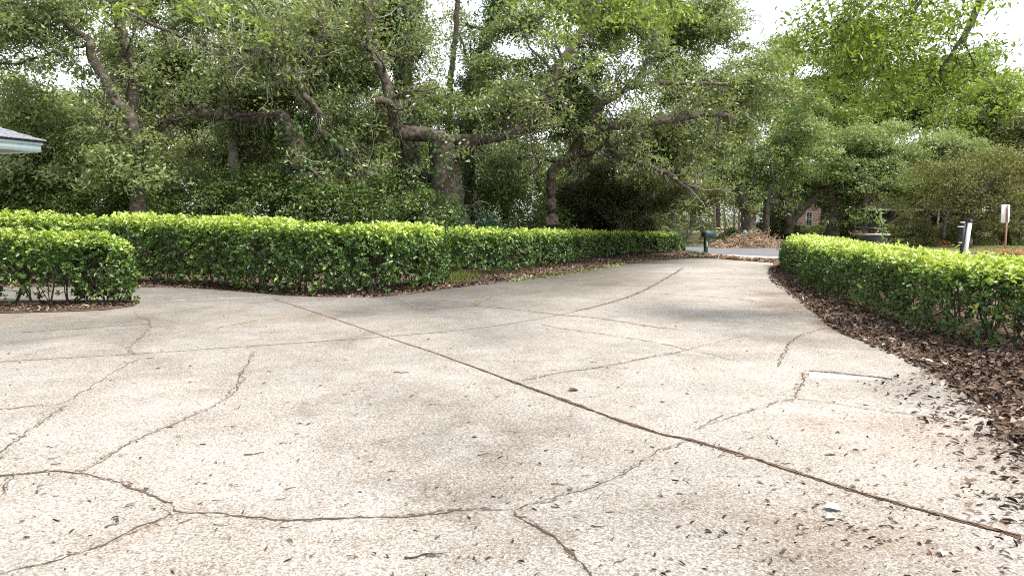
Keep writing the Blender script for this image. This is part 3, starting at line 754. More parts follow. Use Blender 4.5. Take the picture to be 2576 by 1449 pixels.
def add_branches(b, tw, limb, rad, n, Lm, tips, up=.35, gen=1, rmin=.013):
    """side branches off a limb; thin ones go to tw; tips collects end points"""
    N = len(limb)
    for _ in range(n):
        i = int(rng.uniform(.25, .98) * (N - 1)); p = limb[i]; r0 = max(rmin, rad[i] * rng.uniform(.2, .4))
        t = unit(limb[min(i + 1, N - 1)] - limb[max(i - 1, 0)])
        dr = unit(t * .6 + rng.normal(0, .8, 3) + [0, 0, up])
        L = Lm * rng.uniform(.45, 1.2)
        k = 9; P = [p]
        for s in range(k - 1):
            dr = unit(dr + rng.normal(0, .28, 3) + [0, 0, .04]); P.append(P[-1] + dr * L / (k - 1))
        P = np.array(P); rr = np.linspace(r0, r0 * .3 + .003, k)
        (b if r0 > .03 else tw).tube(P, rr, 5 if r0 > .03 else 4, cap=False)
        tips.append(P[-1]); tips.append(P[5])
        if gen > 0: add_branches(b, tw, P, rr, rng.integers(2, 5), Lm * .5, tips, up * .6, gen - 1, rmin * .7)

def moss_on(b, limb, n, Lr=(.2, .75), wd=.013, frm=.1):
    N = len(limb)
    for _ in range(n):
        p = limb[int(rng.uniform(frm, 1) * (N - 1))]
        L0 = rng.uniform(*Lr); sx = rng.normal(0, .12, 2)
        for s in range(rng.integers(9, 18)):
            o = p + np.array([*(rng.normal(0, .11, 2) + sx * rng.uniform(0, 1)), -.02]); L = L0 * rng.uniform(.25, 1.1)
            k = 6; t = np.linspace(0, 1, k)
            Q = o + np.c_[np.cumsum(rng.normal(0, .04, k)), np.cumsum(rng.normal(0, .04, k)), -t * L]
            a = rng.uniform(0, 3.14); sd = np.array([math.cos(a), math.sin(a), 0]) * wd * (1 - .75 * t)[:, None] * rng.uniform(.6, 1.4)
            V = np.stack([Q + sd, Q - sd], 1).reshape(-1, 3); i = np.arange(k - 1)[:, None] * 2
            b.add(V, [i + np.array([[0, 1, 3, 2]])], float(np.clip(rng.normal(.5, .22), 0, 1)))

def ivy_on(limb, rad, n, L=.1, thick=.12, tone0=.4):
    i = rng.integers(0, len(limb), n); a = rng.uniform(0, 6.28, n)
    o = np.stack([np.cos(a), np.sin(a), rng.normal(0, .25, n)], 1)
    C = limb[i] + unit(o) * (rad[i] + np.abs(rng.normal(0, thick, n)))[:, None] + rng.normal(0, .08, (n, 3))
    Nl = unit(o + [0, 0, .5] + rng.normal(0, .4, (n, 3))); A = unit(np.cross(Nl, rng.normal(0, 1, (n, 3))) + [0, 0, -.4]); A = unit(A - Nl * (A * Nl).sum(-1, keepdims=True))
    Ls = L * rng.uniform(.6, 1.3, n)
    V, q = leaf_quads(C, A, Nl, Ls, Ls * .75); return V, q, np.clip(rng.normal(tone0, .22, n), 0, 1)

def trunk_obj(b, tw, m1, m2, root):
    """trunk, boughs and twigs as one mesh with two bark materials"""
    VV = list(b.V) + list(tw.V); fs = []; mi = []
    for k, src, off in ((0, b, 0), (1, tw, b.n)):
        for kk in sorted(src.F):
            f = np.concatenate(src.F[kk]) + off; fs.append(f); mi.append(np.full(len(f), k))
    obj("trunk", np.concatenate(VV), fs, [m1, m2], root, smooth=True, midx=np.concatenate(mi))
def tree(name, label, Y0, limbs, clumps, leafmat='oak', bark='bark', L=.15, ratio=.4, lai=3.3, m=12, spray=.17, thr=-.15, side=10, sideL=1.7, moss=0, ivy=None, group=None, tone0=.42, twigmat='twig', tipleaves=10, nscale=1.3, up=.35, cut=None, trans=None, gen=1, sides=10, bs=1.0, cdy=2.2):
    """limbs: list of (pixel path, r0px, r1px) the first being the trunk"""
    first = px_path(limbs[0][0], Y0)
    base = first[0].copy(); base[2] = -.06
    root = thing(name, label, "tree", base, group)
    b = MB(); tw = MB(); tips = []; iv = []
    k0 = mpp(Y0)
    for li, lm in enumerate(limbs):
        pts, ra, rb = lm[:3]; ns = lm[3] if len(lm) > 3 else side
        P = px_path(pts, Y0)
        seg = np.linalg.norm(np.diff(P, axis=0), axis=1).sum(); n = int(np.clip(seg / .18, 8, 90))
        P = spline(P, n); P = P + rng.normal(0, .015, P.shape)
        rad = np.linspace(ra, rb, n) * k0
        if li == 0:
            rad = rad * (1 + .7 * np.exp(-np.arange(n) / n * 12))
            if P[0][2] > .0: P = np.concatenate([[base], P]); rad = np.r_[rad[0] * 1.15, rad]
        b.tube(P, rad, sides, rough=.07)
        if ns: add_branches(b, tw, P, rad, int(ns * 1.5), sideL, tips, up, gen)
        if moss and li:
            ms = MB(); moss_on(ms, P, int(.6 * moss * seg))
            if ms.n: ms.build("hanging_moss", M['moss'], root)
        if ivy and li in ivy: iv.append(ivy_on(P, rad, int(ivy[li] * seg)))
    trunk_obj(b, tw, M[bark], M[twigmat], root)
    la = L * L * ratio * .55
    Vs, qs, ts, off = [], [], [], 0
    if clumps:
        P, O = crown_points(clumps, Y0 + cdy, la, lai * .62, m, thr, nscale, bs)
        if tips and tipleaves:
            tp = np.repeat(np.array(tips), max(1, tipleaves // m + 1), 0); tp = tp + rng.normal(0, .12, tp.shape)
            P = np.concatenate([P, tp]); O = np.concatenate([O, unit(rng.normal(0, 1, tp.shape) + [0, 0, .5])])
        V, q, t = sprays(P, O, m, spray, L, ratio, tone0=tone0, outb=.8, upb=.5)
        obj("crown", V, [q], M[leafmat], root, tone=t)
    if iv:
        o_ = 0; VV, QQ, TT = [], [], []
        for V, q, t in iv: VV.append(V); QQ.append(q + o_); TT.append(t); o_ += len(V)
        obj("ivy", np.concatenate(VV), [np.concatenate(QQ)], M['ivy'], root, tone=np.concatenate(TT))
    if cut is not None:
        p, dirv, r = cut; e = MB(); e.tube([p, p + dirv * .04], [r, r], 10); e.build("cut_face", M['cut'], root, usetone=False)
    return root

# --- central live oak
stub_end = at(943, 256, 23.4); 
tree("live_oak", "massive central live oak with a cut limb stub and elbow shaped boughs behind the hedge", 25,
     [([(1130, 585), (1124, 480), (1118, 400), (1112, 345)], 44, 34, 4),
      ([(1118, 352), (1060, 337), (1012, 335, -.3), (998, 322, -.5), (994, 290, -.8), (985, 258, -1.), (968, 205, -1.1), (940, 135, -1.1), (926, 105, -1.1), (930, 40, -1), (960, -40, -.8)], 20, 7, 14),
      ([(1100, 345), (1142, 353), (1209, 350, -.4), (1292, 334, -.8), (1342, 311, -1.1), (1367, 262, -1.2), (1388, 210, -1.2), (1406, 165, -1.2), (1452, 100, -1), (1490, 10, -.8), (1510, -60, -.6)], 16, 7, 16),
      ([(992, 276, -.9), (982, 262, -1.1), (965, 254, -1.4), (943, 256, -1.6)], 9, 8, 0),
      ([(1212, 352), (1180, 368, -.3), (1172, 380, -.3)], 12, 10, 0),
      ([(1040, 600, 1.0), (1034, 450, .8), (1030, 300, .8), (1012, 190, 1.), (1025, 90, 1.), (1040, -40, 1.2)], 30, 18, 3),
      ([(1020, 140, 1), (1050, 145, .5), (1065, 125, .3)], 6, 3, 6),
      ([(930, 110), (960, 125), (1000, 145), (1040, 140), (1070, 120)], 5, 2, 8),
      ([(1342, 311), (1300, 300, -.5), (1270, 270, -.8)], 5, 2, 8)],
     [(900, 60, 110, 90, .2), (960, 60, 110, 80, 0), (870, 190, 90, 90, .4), (1045, 15, 45, 30, 0, .5), (1050, 235, 60, 46, .8, .8), (900, 300, 90, 60, 0, .9), (1250, 250, 130, 60, -1.2), (1300, 190, 110, 60, 0), (1230, 305, 120, 40, -1.), (1430, 220, 90, 80, 0), (1480, 60, 150, 90, .2), (1360, 70, 110, 80, 0, .9), (1420, 320, 110, 60, .5), (1090, 290, 50, 30, .6, .6), (1180, 430, 140, 60, 1.5, .9)],
     moss=5, ivy={0: 320, 5: 420}, tone0=.42, cut=(stub_end, unit(np.array([-1., -.3, -.1])), 8 * mpp(23.4)))
# --- thin and ivy clad trunks against the sky
tree("ivy_clad_tree", "dark tall leaning trunk wrapped in ivy, against the white sky right of the central oak", 29,
     [([(1165, 590), (1175, 400), (1190, 240), (1215, 130), (1248, 30), (1262, -50)], 20, 15, 8)],
     [(1215, 150, 50, 70, 0, 1.0), (1250, 40, 50, 40, 0, .7), (1190, 230, 40, 50, 0, 1.), (1180, 330, 50, 60, 0, 1)], bark='darkbark', ivy={0: 460}, leafmat='ivy', tone0=.3, lai=2.6)
tree("slender_tree", "slender bare trunk in the sky gap between central oak and ivy clad tree", 31,
     [([(1128, 590), (1130, 400), (1132, 215), (1140, 150), (1150, 30), (1150, -40)], 8, 6, 4)],
     [(1145, 60, 40, 40, 0, .4)], bark='darkbark', sideL=1.0, side=4, tipleaves=0)
# --- right oak with long level limbs
tree("live_oak", "spreading live oak right of centre with long level limbs reaching over the driveway", 27,
     [([(1388, 590), (1386, 500), (1388, 440), (1420, 402), (1452, 388)], 13, 12, 3),
      ([(1440, 395), (1456, 365), (1475, 337, -.4), (1509, 323, -.8), (1592, 313, -1.1), (1692, 303, -1.2), (1790, 287, -1.2), (1850, 300, -1)], 14, 6, 14),
      ([(1490, 328, -.6), (1494, 300, -.9), (1509, 267, -1.2), (1545, 243, -1.2), (1585, 220, -1.2), (1652, 209, -1.2), (1717, 211, -1), (1830, 212, -.8)], 10, 4, 14),
      ([(1585, 220, -1.2), (1608, 190, -1.2), (1625, 160, -1.2), (1636, 127, -1.2), (1652, 50, -1), (1670, -30, -1)], 6, 3, 10),
      ([(1440, 398), (1392, 403), (1340, 394), (1296, 404)], 8, 3, 6),
      ([(1448, 390), (1469, 402), (1509, 383, -.5), (1575, 400, -.9), (1659, 427, -1.1), (1717, 462, -1), (1760, 480, -.8)], 12, 4, 12),
      ([(1469, 404, .5), (1530, 370, .2), (1600, 345, 0), (1640, 335, -.3)], 6, 3, 8)],
     [(1730, 110, 160, 90, .2), (1620, 40, 120, 60, 0), (1800, 190, 140, 100, 0), (1690, 262, 80, 34, -.5, .6), (1620, 360, 150, 32, 0, .9), (1750, 360, 130, 60, 0), (1850, 280, 110, 90, .5), (1680, 440, 130, 50, .5), (1545, 350, 70, 28, 0, .8), (1780, 70, 100, 80, .5)],
     moss=4, tone0=.45)
# --- mid-left oak with horizontal limb
tree("live_oak", "ivy draped live oak left of centre with a heavy dark horizontal limb", 23,
     [([(757, 590), (752, 480), (744, 400), (733, 318)], 34, 26, 3),
      ([(735, 330), (700, 288), (633, 297), (533, 287), (450, 291), (420, 306), (383, 340), (300, 360)], 15, 7, 16),
      ([(790, 310, -.3), (800, 283, -.6), (752, 222, -1), (717, 167, -1.2), (683, 143, -1.2), (617, 123, -1.2), (533, 115, -1.2), (433, 83, -1.2), (310, 30, -1)], 9, 4, 20),
      ([(683, 143, -1.2), (640, 150, -1.4), (600, 165, -1.6), (570, 172, -1.7)], 5, 3, 8),
      ([(790, 320, .5), (850, 370, .8), (880, 430, .8), (900, 500, .6)], 12, 9, 8),
      ([(745, 240), (770, 180), (800, 90), (810, -30)], 8, 5, 12)],
     [(520, 50, 190, 80, .2), (400, 150, 160, 80, .2), (620, 200, 180, 80, 0), (780, 110, 150, 110, .2), (520, 240, 160, 44, -.2), (820, 240, 100, 70, 0, .9), (350, 230, 110, 60, .3, .9), (700, 30, 160, 70, 0), (690, 330, 160, 40, .8, .8), (600, 420, 160, 60, 1.5, .7), (840, 400, 70, 70, 1.2, .9)],
     moss=6, ivy={0: 420, 4: 200}, tone0=.44)
# --- far-left oak
tree("live_oak", "leaning live oak at far left with crooked dark branches against the sky", 21,
     [([(350, 585), (347, 440), (343, 360), (325, 290), (293, 257), (262, 195), (233, 150), (227, 100)], 15, 10, 6),
      ([(228, 105), (200, 85), (173, 67), (145, 25), (120, -30)], 8, 5, 14),
      ([(330, 330, 1.5), (334, 270, 1.5), (333, 200, 1.5), (325, 150, 1.5), (300, 60, 1.5), (290, -30, 1.5)], 17, 11, 8),
      ([(173, 55), (130, 40), (110, 70), (95, 88), (40, 93), (-40, 110)], 6, 4, 12),
      ([(233, 105), (180, 125), (110, 140), (40, 160), (-30, 155)], 4, 2, 10),
      ([(10, -30), (14, 40), (12, 90), (3, 130)], 5, 4, 10),
      ([(130, 10), (70, 20, -.4), (20, 5, -.5)], 4, 3, 8)],
     [(300, 45, 70, 70, 0, .75), (20, 30, 40, 26, 0, .3), (345, 425, 110, 50, -2.4, .8), (130, 290, 160, 90, .5), (40, 380, 150, 100, 0), (20, 175, 80, 34, 1, .6), (290, 215, 80, 60, .8, .7), (240, 380, 130, 80, .5), (150, 460, 170, 50, .5)],
     moss=3, tone0=.47, side=10, tipleaves=2, sideL=1.3)
# --- pale bare trunk
tree("dead_trunk", "pale grey broken trunk standing behind the left hedge between two oaks", 25,
     [([(590, 590), (590, 480), (588, 400), (586, 345), (592, 325)], 14, 12, 4), ([(605, 330, .3), (630, 352, .3), (667, 385, .3)], 9, 7, 4)], [(590, 330, 40, 20, .5, .3)], bark='greybark', moss=2, sideL=.9)

# --- understorey trees, second row
row2 = [(780, 330, 200, 120, 34, 'dull', .5), (1000, 300, 120, 110, 36, 'oak', .4), (270, 320, 190, 90, 35, 'oak', .5), (560, 300, 170, 90, 37, 'dull', .55), (1560, 430, 150, 70, 38, 'dull', .35), (120, 390, 230, 130, 33, 'bright', .35), (420, 400, 180, 140, 34, 'oak', .5), (680, 420, 170, 120, 36, 'dull', .6), (930, 420, 170, 130, 34, 'azalea', .6), (1270, 440, 180, 110, 33, 'azalea', .55), (1480, 470, 170, 90, 36, 'ivy', .4), (1690, 500, 120, 90, 42, 'dull', .45), (590, 150, 240, 170, 36, 'oak', .5), (100, 290, 200, 70, 38, 'bright', .5), (860, 130, 150, 150, 38, 'oak', .45), (1460, 290, 90, 90, 37, 'bright', .3)]
lab2 = ["olive tree filling the gap behind the ivy draped oak", "grey green tree right behind the elbow bough of the central oak", "soft green tree behind the leaning far left oak", "olive tree seen under the heavy dark horizontal limb", "dark olive tree behind the low limb of the spreading oak", "yellowish green understorey tree at the far left below the leaning oak", "grey green understorey tree behind the far left oaks", "olive understorey tree behind the heavy horizontal limb", "dark understorey tree between the ivy draped oak and the central oak", "dark understorey tree right behind the central oak's boughs", "ivy green understorey tree below the spreading oak", "thin olive tree behind the end of the lower left hedge", "tall second row tree behind the left oaks", "sunny second row tree under the sky gap at far left", "tall second row tree left of the central oak top", "bright green tree glimpsed between the central and spreading oaks"]
for (cx, cyy, rx, ry, Y, mt, t0), lb in zip(row2, lab2):
    tree("understorey_tree", lb, Y, [([(cx, 600), (cx + 6, 500), (cx - 8, cyy), (cx + 10, cyy - ry * .6)], 9, 4, 10), ([(cx, cyy + 40), (cx - rx * .4, cyy), (cx - rx * .6, cyy - ry * .4)], 5, 2, 6), ([(cx, cyy + 30), (cx + rx * .4, cyy - 10), (cx + rx * .6, cyy - ry * .5)], 5, 2, 6)],
         [(cx, cyy, rx, ry, 0, .8), (cx - rx * .4, cyy + ry * .3, rx * .6, ry * .5, -.6, .6), (cx + rx * .45, cyy - ry * .2, rx * .5, ry * .5, -.4, .6)], leafmat=mt, bark='darkbark', L=.16, lai=3, m=14, spray=.2, bs=1.3, tone0=t0, group="second row of trees behind the oaks", sideL=2, tipleaves=0, nscale=1.8, gen=0, sides=8)

# --- dark evergreen by the end of the lower hedge
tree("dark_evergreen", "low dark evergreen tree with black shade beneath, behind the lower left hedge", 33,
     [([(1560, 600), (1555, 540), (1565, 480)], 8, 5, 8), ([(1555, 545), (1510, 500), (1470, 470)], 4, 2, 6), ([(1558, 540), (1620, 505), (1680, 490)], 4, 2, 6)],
     [(1560, 495, 170, 45, 0, 1.2), (1470, 470, 100, 44, -.5, 1.2), (1650, 500, 90, 45, -.5), (1560, 480, 160, 34, -2.4, 1.2), (1580, 455, 150, 30, -3.4), (1520, 548, 110, 26, 1.5, .7), (1620, 552, 90, 26, 1.5, .7)], leafmat='dull', bark='darkbark', L=.15, tone0=.14, lai=3.8, moss=3, sides=7)  # leaf tone lowered and front clumps added to deepen the shade here

# --- oaks over the road, right
tree("roadside_oak", "grey green oak with a thick twin trunk across the road, just above the branch pile", 47,
     [([(1882, 592), (1880, 540), (1866, 500), (1850, 455), (1845, 420)], 16, 11, 6), ([(1893, 592), (1895, 520), (1893, 440), (1900, 400)], 8, 6, 6), ([(1925, 590), (1930, 520), (1938, 470), (1960, 430)], 9, 6, 6), ([(1850, 460), (1800, 420), (1760, 380)], 6, 3, 8), ([(1895, 450), (1930, 400), (1980, 340)], 6, 3, 8)],
     [(1900, 260, 90, 80, 0), (1960, 330, 120, 100, -1), (1890, 400, 110, 60, -1), (1990, 420, 90, 50, -1), (1820, 430, 80, 50, 0, .8), (1940, 180, 80, 70, .5, .9)], leafmat='oakgrey', bark='darkbark', L=.2, lai=3, m=14, spray=.22, bs=1.5, moss=2, tone0=.45, nscale=1.9, sides=8)
tree("roadside_oak", "oak with a diagonal dark limb crossing in front of the pink brick house", 50,
     [([(2093, 592), (2094, 560), (2096, 520), (2090, 480), (2085, 440)], 13, 10, 5), ([(1984, 590), (1996, 555), (2027, 520), (2067, 484), (2100, 459), (2140, 430)], 9, 7, 6), ([(1990, 570), (1975, 520), (1965, 480)], 9, 6, 4), ([(2110, 460), (2150, 450), (2200, 410)], 6, 3, 8)],
     [(2090, 400, 110, 60, -1), (2180, 380, 120, 90, -1), (2030, 350, 100, 60, 0), (2220, 460, 80, 40, -1.5), (2150, 470, 70, 34, -2), (2290, 380, 110, 70, 0), (2050, 440, 90, 32, -1, .8), (2055, 478, 60, 20, 1, .8), (1975, 480, 50, 36, 1, .9), (2130, 500, 40, 30, -1, .9), (2030, 505, 34, 16, -.5, .6), (2115, 520, 26, 24, .5, .7)], leafmat='oakgrey', bark='darkbark', L=.2, lai=3, m=14, spray=.22, bs=1.5, moss=3, tone0=.52, nscale=1.9, sides=8)
tree("roadside_oak", "oak on a dark straight trunk behind the waste bin, in front of the house eave", 48,
     [([(2170, 600), (2172, 560), (2178, 500), (2190, 450)], 9, 6, 6), ([(2175, 510), (2230, 470), (2290, 440)], 5, 3, 8)],
     [(2300, 440, 110, 55, 0), (2240, 400, 110, 60, 1), (2370, 400, 100, 70, .5), (2210, 500, 60, 25, -.5, .5)], leafmat='oakgrey', bark='darkbark', L=.2, lai=3, m=14, spray=.22, bs=1.5, tone0=.5, nscale=1.9, sides=8)
tree("spreading_tree", "dark spreading tree with forking crooked limbs on the right lawn, behind the sign", 42,
     [([(2423, 605), (2424, 575), (2430, 545), (2440, 518), (2458, 494), (2482, 470), (2515, 435)], 11, 6, 8), ([(2430, 548), (2460, 541), (2490, 536), (2512, 524), (2545, 500)], 7, 4, 10), ([(2442, 515), (2410, 480), (2385, 450)], 5, 3, 10), ([(2374, 605), (2376, 565), (2386, 532), (2402, 520), (2432, 523)], 5, 4, 4), ([(2458, 497), (2500, 485), (2570, 472)], 5, 3, 10), ([(2432, 523), (2470, 514), (2500, 500)], 4, 2, 6)],
     [(2470, 420, 130, 60, 0, .7), (2540, 450, 110, 80, .5, .7), (2390, 440, 90, 50, 0, .6), (2330, 500, 90, 40, .5, .6)], leafmat='dull', bark='darkbark', L=.16, ratio=.35, lai=1.8, m=12, spray=.25, bs=1.2, tone0=.6, side=12, sideL=2.2, twigmat='darkbark', nscale=1.6, sides=8)
row3 = [(2520, 400, 120, 90, 63, 'oakgrey', .5, "grey green tree behind the sign at the far right"), (2070, 330, 110, 110, 60, 'bright', .3, "rounded green tree behind the two roadside oaks"), (2420, 200, 110, 70, 66, 'bright', .5, "pale green tree top under the overhanging branch"), (2140, 220, 150, 140, 62, 'bright', .3, "tall green tree behind the roadside oaks, left of the overhanging branch"), (2330, 260, 140, 130, 64, 'bright', .2, "dark green tree at the middle of the far right tree row"), (2510, 280, 140, 110, 58, 'bright', .75, "sunlit yellow green tree at the far right edge"), (1990, 230, 100, 100, 66, 'oak', .55, "far grey tree just right of the sky gap"), (1800, 440, 150, 120, 75, 'bright', .3, "far woodland tree seen above the mailbox"), (2620, 400, 130, 150, 55, 'dull', .5, "brownish tree cut off by the right edge of the picture"), (2430, 480, 160, 110, 66, 'dull', .55, "olive woodland tree behind the dark spreading tree"), (1740, 330, 140, 140, 62, 'oakgrey', .5, "far grey green tree behind the spreading oak limbs")]
for (cx, cyy, rx, ry, Y, mt, t0, lb) in row3:
    tree("background_tree", lb, Y, [([(cx, 596), (cx + 3, 520), (cx - 4, cyy + 20), (cx + 5, cyy - ry * .5)], 9, 4, 8), ([(cx, cyy + 60), (cx - rx * .5, cyy)], 4, 2, 5), ([(cx, cyy + 60), (cx + rx * .5, cyy)], 4, 2, 5)],
         [(cx, cyy, rx, ry, 0, .8), (cx - rx * .45, cyy + ry * .35, rx * .55, ry * .45, -1, .7), (cx + rx * .45, cyy + ry * .3, rx * .55, ry * .45, -1, .7), (cx, cyy - ry * .3, rx * .6, ry * .4, -1, .7)], leafmat=mt, bark='darkbark', L=.26, ratio=.45, lai=3, m=14, spray=.35, bs=2.2, tone0=t0, group="far row of trees", sideL=2.5, tipleaves=0, nscale=2.6, gen=0, sides=7)
# thin pale trunks in the far wood
for (x, y0, y1, r) in [(1797, 590, 470, 3.5), (1853 - 30, 590, 520, 2.5), (1846, 590, 500, 3), (1858, 592, 520, 3), (1763, 590, 510, 2.5)]:
    tree("sapling_trunk", "thin pale bare trunk in the far wood above the mailbox and road", 56, [([(x, y0), (x + 1, (y0 + y1) / 2), (x + rng.uniform(-4, 4), y1)], r, r * .7, 3)], None, bark='greybark', group="thin pale trunks in the far wood", sideL=1, sides=6)

# --- far wood, one mass
Pw = []; 
for k in range(420):
    Y = rng.uniform(82, 105); x = rng.uniform(-90, 90); h = rng.uniform(0.5, 8.5) + (2 if x < 10 else 0)
    Pw.append([x, Y, h, rng.uniform(1.5, 3.2)])
Pw = np.array(Pw); PP = []; OO = []
for x, y, z, r in Pw:
    v = unit(rng.normal(0, 1, (46, 3))) * (rng.uniform(0, 1, 46) ** .3)[:, None]
    p = np.array([x, y, z]) + v * r * [1, 1, .8]; k = p[:, 2] > 0; PP.append(p[k]); OO.append(v[k])
V, q, t = sprays(np.concatenate(PP), np.concatenate(OO), 11, .6, .34, .5, tone0=.35)
tag(obj("far_wood", V, [q], M['oakgrey'], tone=t), "dense green woodland closing the view beyond the road and lawn", kind='stuff')

# --- overhanging boughs of trees standing beside the camera
def overhang(label, base, limbs, Y0, clumps, L=.1, ratio=.4, lai=1.6, m=7, spray=.16, mat='overhang', tone0=.45, side=9, sideL=.8, thr=-.05):
    root = thing("overhanging_tree", label, "tree", base)
    b = MB(); tw = MB(); tips = []
    for li, (pts, ra, rb, ns) in enumerate(limbs):
        P = px_path(pts, Y0) if not isinstance(pts, np.ndarray) else pts
        seg = np.linalg.norm(np.diff(P, axis=0), axis=1).sum(); n = int(np.clip(seg / .12, 6, 80)); P = spline(P, n); P += rng.normal(0, .008, P.shape)
        rad = np.linspace(ra, rb, n); b.tube(P, rad, 8, rough=.08)
        if ns: add_branches(b, tw, P, rad, ns, sideL, tips, -.1, 1, .004)
    trunk_obj(b, tw, M['darkbark'], M['darkbark'], root)
    P, O = ellipsoid_points(clumps, Y0, L * L * ratio * .6, lai, spray, m, thr, .7)
    if tips:
        tp = np.array(tips); P = np.concatenate([P, tp]); O = np.concatenate([O, unit(rng.normal(0, 1, tp.shape))])
    V, q, t = sprays(P, O, m, spray, L, ratio, tone0=tone0, tv=.2, hexl=True, upb=.4)
    obj("crown", V, [q], M[mat], root, tone=t)
    return root
bR = np.array([12.0, 5.0, -.06])
overhang("overhanging tree at upper right with a dark diagonal bough and dangling yellow green leaves", bR,
         [(np.array([bR, bR + [0, 0, 2.5], bR + [-.4, .6, 5], [9.5, 8, 7.0], at(2560, -160, 10.5), at(2490, -60, 10.5)]), .24, .07, 0),
          ([(2490, -60), (2440, 60), (2405, 120), (2365, 180), (2330, 240)], .06, .012, 18),
          ([(2400, -90), (2330, -20), (2290, 50), (2240, 130), (2210, 200)], .035, .008, 14),
          ([(2260, -90), (2200, 0), (2120, 60), (2060, 110)], .03, .008, 14),
          ([(2420, 100), (2470, 190), (2530, 230)], .016, .005, 8),
          ([(2330, -90), (2290, 20), (2180, 110), (2150, 180)], .03, .006, 14)], 11,
         [(2200, 60, 190, 90, 0), (2120, 130, 120, 80, .3), (2290, 160, 130, 90, 0), (2080, 30, 70, 50, 0, .8), (2200, 230, 110, 50, .3, .8), (2330, 40, 90, 80, 0, .8), (2500, 130, 50, 22, 0, .5), (2490, 30, 60, 20, 0, .4), (2030, 60, 40, 24, 0, .4)], L=.085, ratio=.38, lai=1.05, spray=.15)
bL = np.array([-6.5, -2.0, -.06])
overhang("overhanging tree whose bright leaf clusters dangle into the top of the picture left of centre", bL,
         [(np.array([bL, bL + [.1, .3, 3], bL + [1, 2, 5], [-4, 4, 6.4], at(420, -220, 9.5), at(600, -140, 9.5), at(1000, -150, 10.5), at(1400, -120, 11.5)]), .26, .05, 0),
          ([(480, -190), (400, -60), (300, 0), (278, 30)], .022, .005, 0), ([(600, -140), (600, -40), (640, 20), (660, 60)], .02, .005, 0),
          ([(560, -160), (500, -40), (460, 0)], .018, .005, 0)], 9.8,
         [(278, 28, 26, 20, 0, 1.2), (300, 5, 40, 16, 0, .9), (440, 5, 50, 18, 0, .9), (520, 6, 40, 16, 0, .9), (585, 25, 30, 22, 0, 1.1), (630, 55, 28, 26, 0, 1.1)], lai=.8, thr=-.6, m=5, spray=.07, side=2, sideL=.25, tone0=.5)
bC = np.array([4.2, -3.0, -.06])
overhang("overhanging tree whose pale green leaf sprays dangle into the top centre of the picture", bC,
         [(np.array([bC, bC + [.1, .2, 3.2], bC + [-.3, 2, 5.6], [3, 5, 7.5], at(1500, -260, 11.5), at(1450, -120, 11.5)]), .24, .04, 0),
          ([(1450, -120), (1430, -20), (1430, 60), (1425, 120)], .025, .005, 8), ([(1480, -160), (1540, -40), (1560, 60)], .022, .005, 8), ([(1500, -200), (1640, -60), (1690, 20), (1720, 70)], .022, .005, 8)], 12,
         [(1420, 100, 55, 40, 0, .8), (1390, 20, 90, 40, 0, .8), (1500, 60, 70, 50, 0, .7), (1610, 90, 60, 40, 0, .7), (1560, 20, 90, 40, 0, .7), (1640, 30, 60, 50, 0, .6), (1445, 155, 24, 14, 0, .8), (1300, 10, 60, 24, 0, .6)], lai=.55, thr=-.1, m=6, spray=.11, sideL=.5, tone0=.5)

# ------------------------------------------------------------------ shrubs
def shrub(name, label, px, py, rxpx, top, Y, mat, L=.075, ratio=.42, lai=4.5, group=None, m=7, tone0=.45, ry=None, layered=.8):
    """mound on the ground centred at pixel column px, crest at pixel row top"""
    k = mpp(Y); c = at(px, HOR, Y); c[2] = -.06
    rx = rxpx * k; h = at(px, top, Y)[2] + .06; ry = ry or max(.8, rx * .7)
    root = thing(name, label, "shrub", c, group)
    n = int(lai * math.pi * rx * ry * (1 + h / max(rx, ry)) / (L * L * ratio * .55) / m * .8)
    v = unit(rng.normal(0, 1, (n, 3))); v[:, 2] = np.abs(v[:, 2])
    v *= (rng.uniform(.5, 1.06, n) ** .6)[:, None]
    P = c + v * [rx, ry, h]
    bump = 1 + .12 * noise(P, .9)
    P = c + (P - c) * bump[:, None]
    keep = (noise(P * [1, 1, 2.2] + 4, .5) > -.3) & (noise(P + 9, 1.3) > -.75)
    P = P[keep]; O = unit(v[keep] / [rx, ry, h])
    V, q, t = sprays(P, O, m, .1, L, ratio, upb=layered, outb=.45, tone0=tone0, tv=.16, hexl=False)
    obj("foliage", V, [q], M[mat], root, tone=t)
    b = MB()
    for i in range(14):
        p0 = c + [*rng.normal(0, .2, 2) * min(1, rx), 0]; p0[2] = -.08
        a = unit(rng.normal(0, 1, 3)); a[2] = abs(a[2]) + .3; e = c + a * [rx, ry, h] * .75 / max(1, np.linalg.norm(a))
        b.tube(spline([p0, (p0 + e) / 2 + rng.normal(0, .12, 3), e], 7), np.linspace(.03, .006, 7), 5, cap=False)
    b.build("stems", M['stem'], root, smooth=True, usetone=False)
    return root
bank = [(310, 436, 150, 22.2, .46, "azalea mound hiding the foot of the leaning far left oak"), (-60, 420, 200, 23, .55, "leafy azalea mound at the left edge behind the tall hedge"), (190, 420, 200, 23.2, .48, "broad azalea mound below the leaning far left oak"), (420, 418, 200, 23.6, .38, "azalea mound in front of the pale broken trunk's left side"), (640, 412, 200, 22.6, .3, "dark glossy azalea mound before the ivy draped oak"), (830, 440, 190, 22.8, .34, "azalea mound between the ivy draped oak and the central oak"), (1010, 455, 180, 23.6, .36, "azalea mound left of the central oak's trunk"), (1245, 452, 150, 29, .46, "tall azalea mound right of the central oak's trunk"), (1370, 500, 80, 31, .42, "last azalea mound beside the black shade of the evergreen")]
for px, top, rx, Y, t0, lb in bank:
    shrub("azalea_shrub", lb, px, 560, rx, top, Y, 'azalea', L=.12, lai=4.4, tone0=t0, group="azalea mounds behind the left hedge")
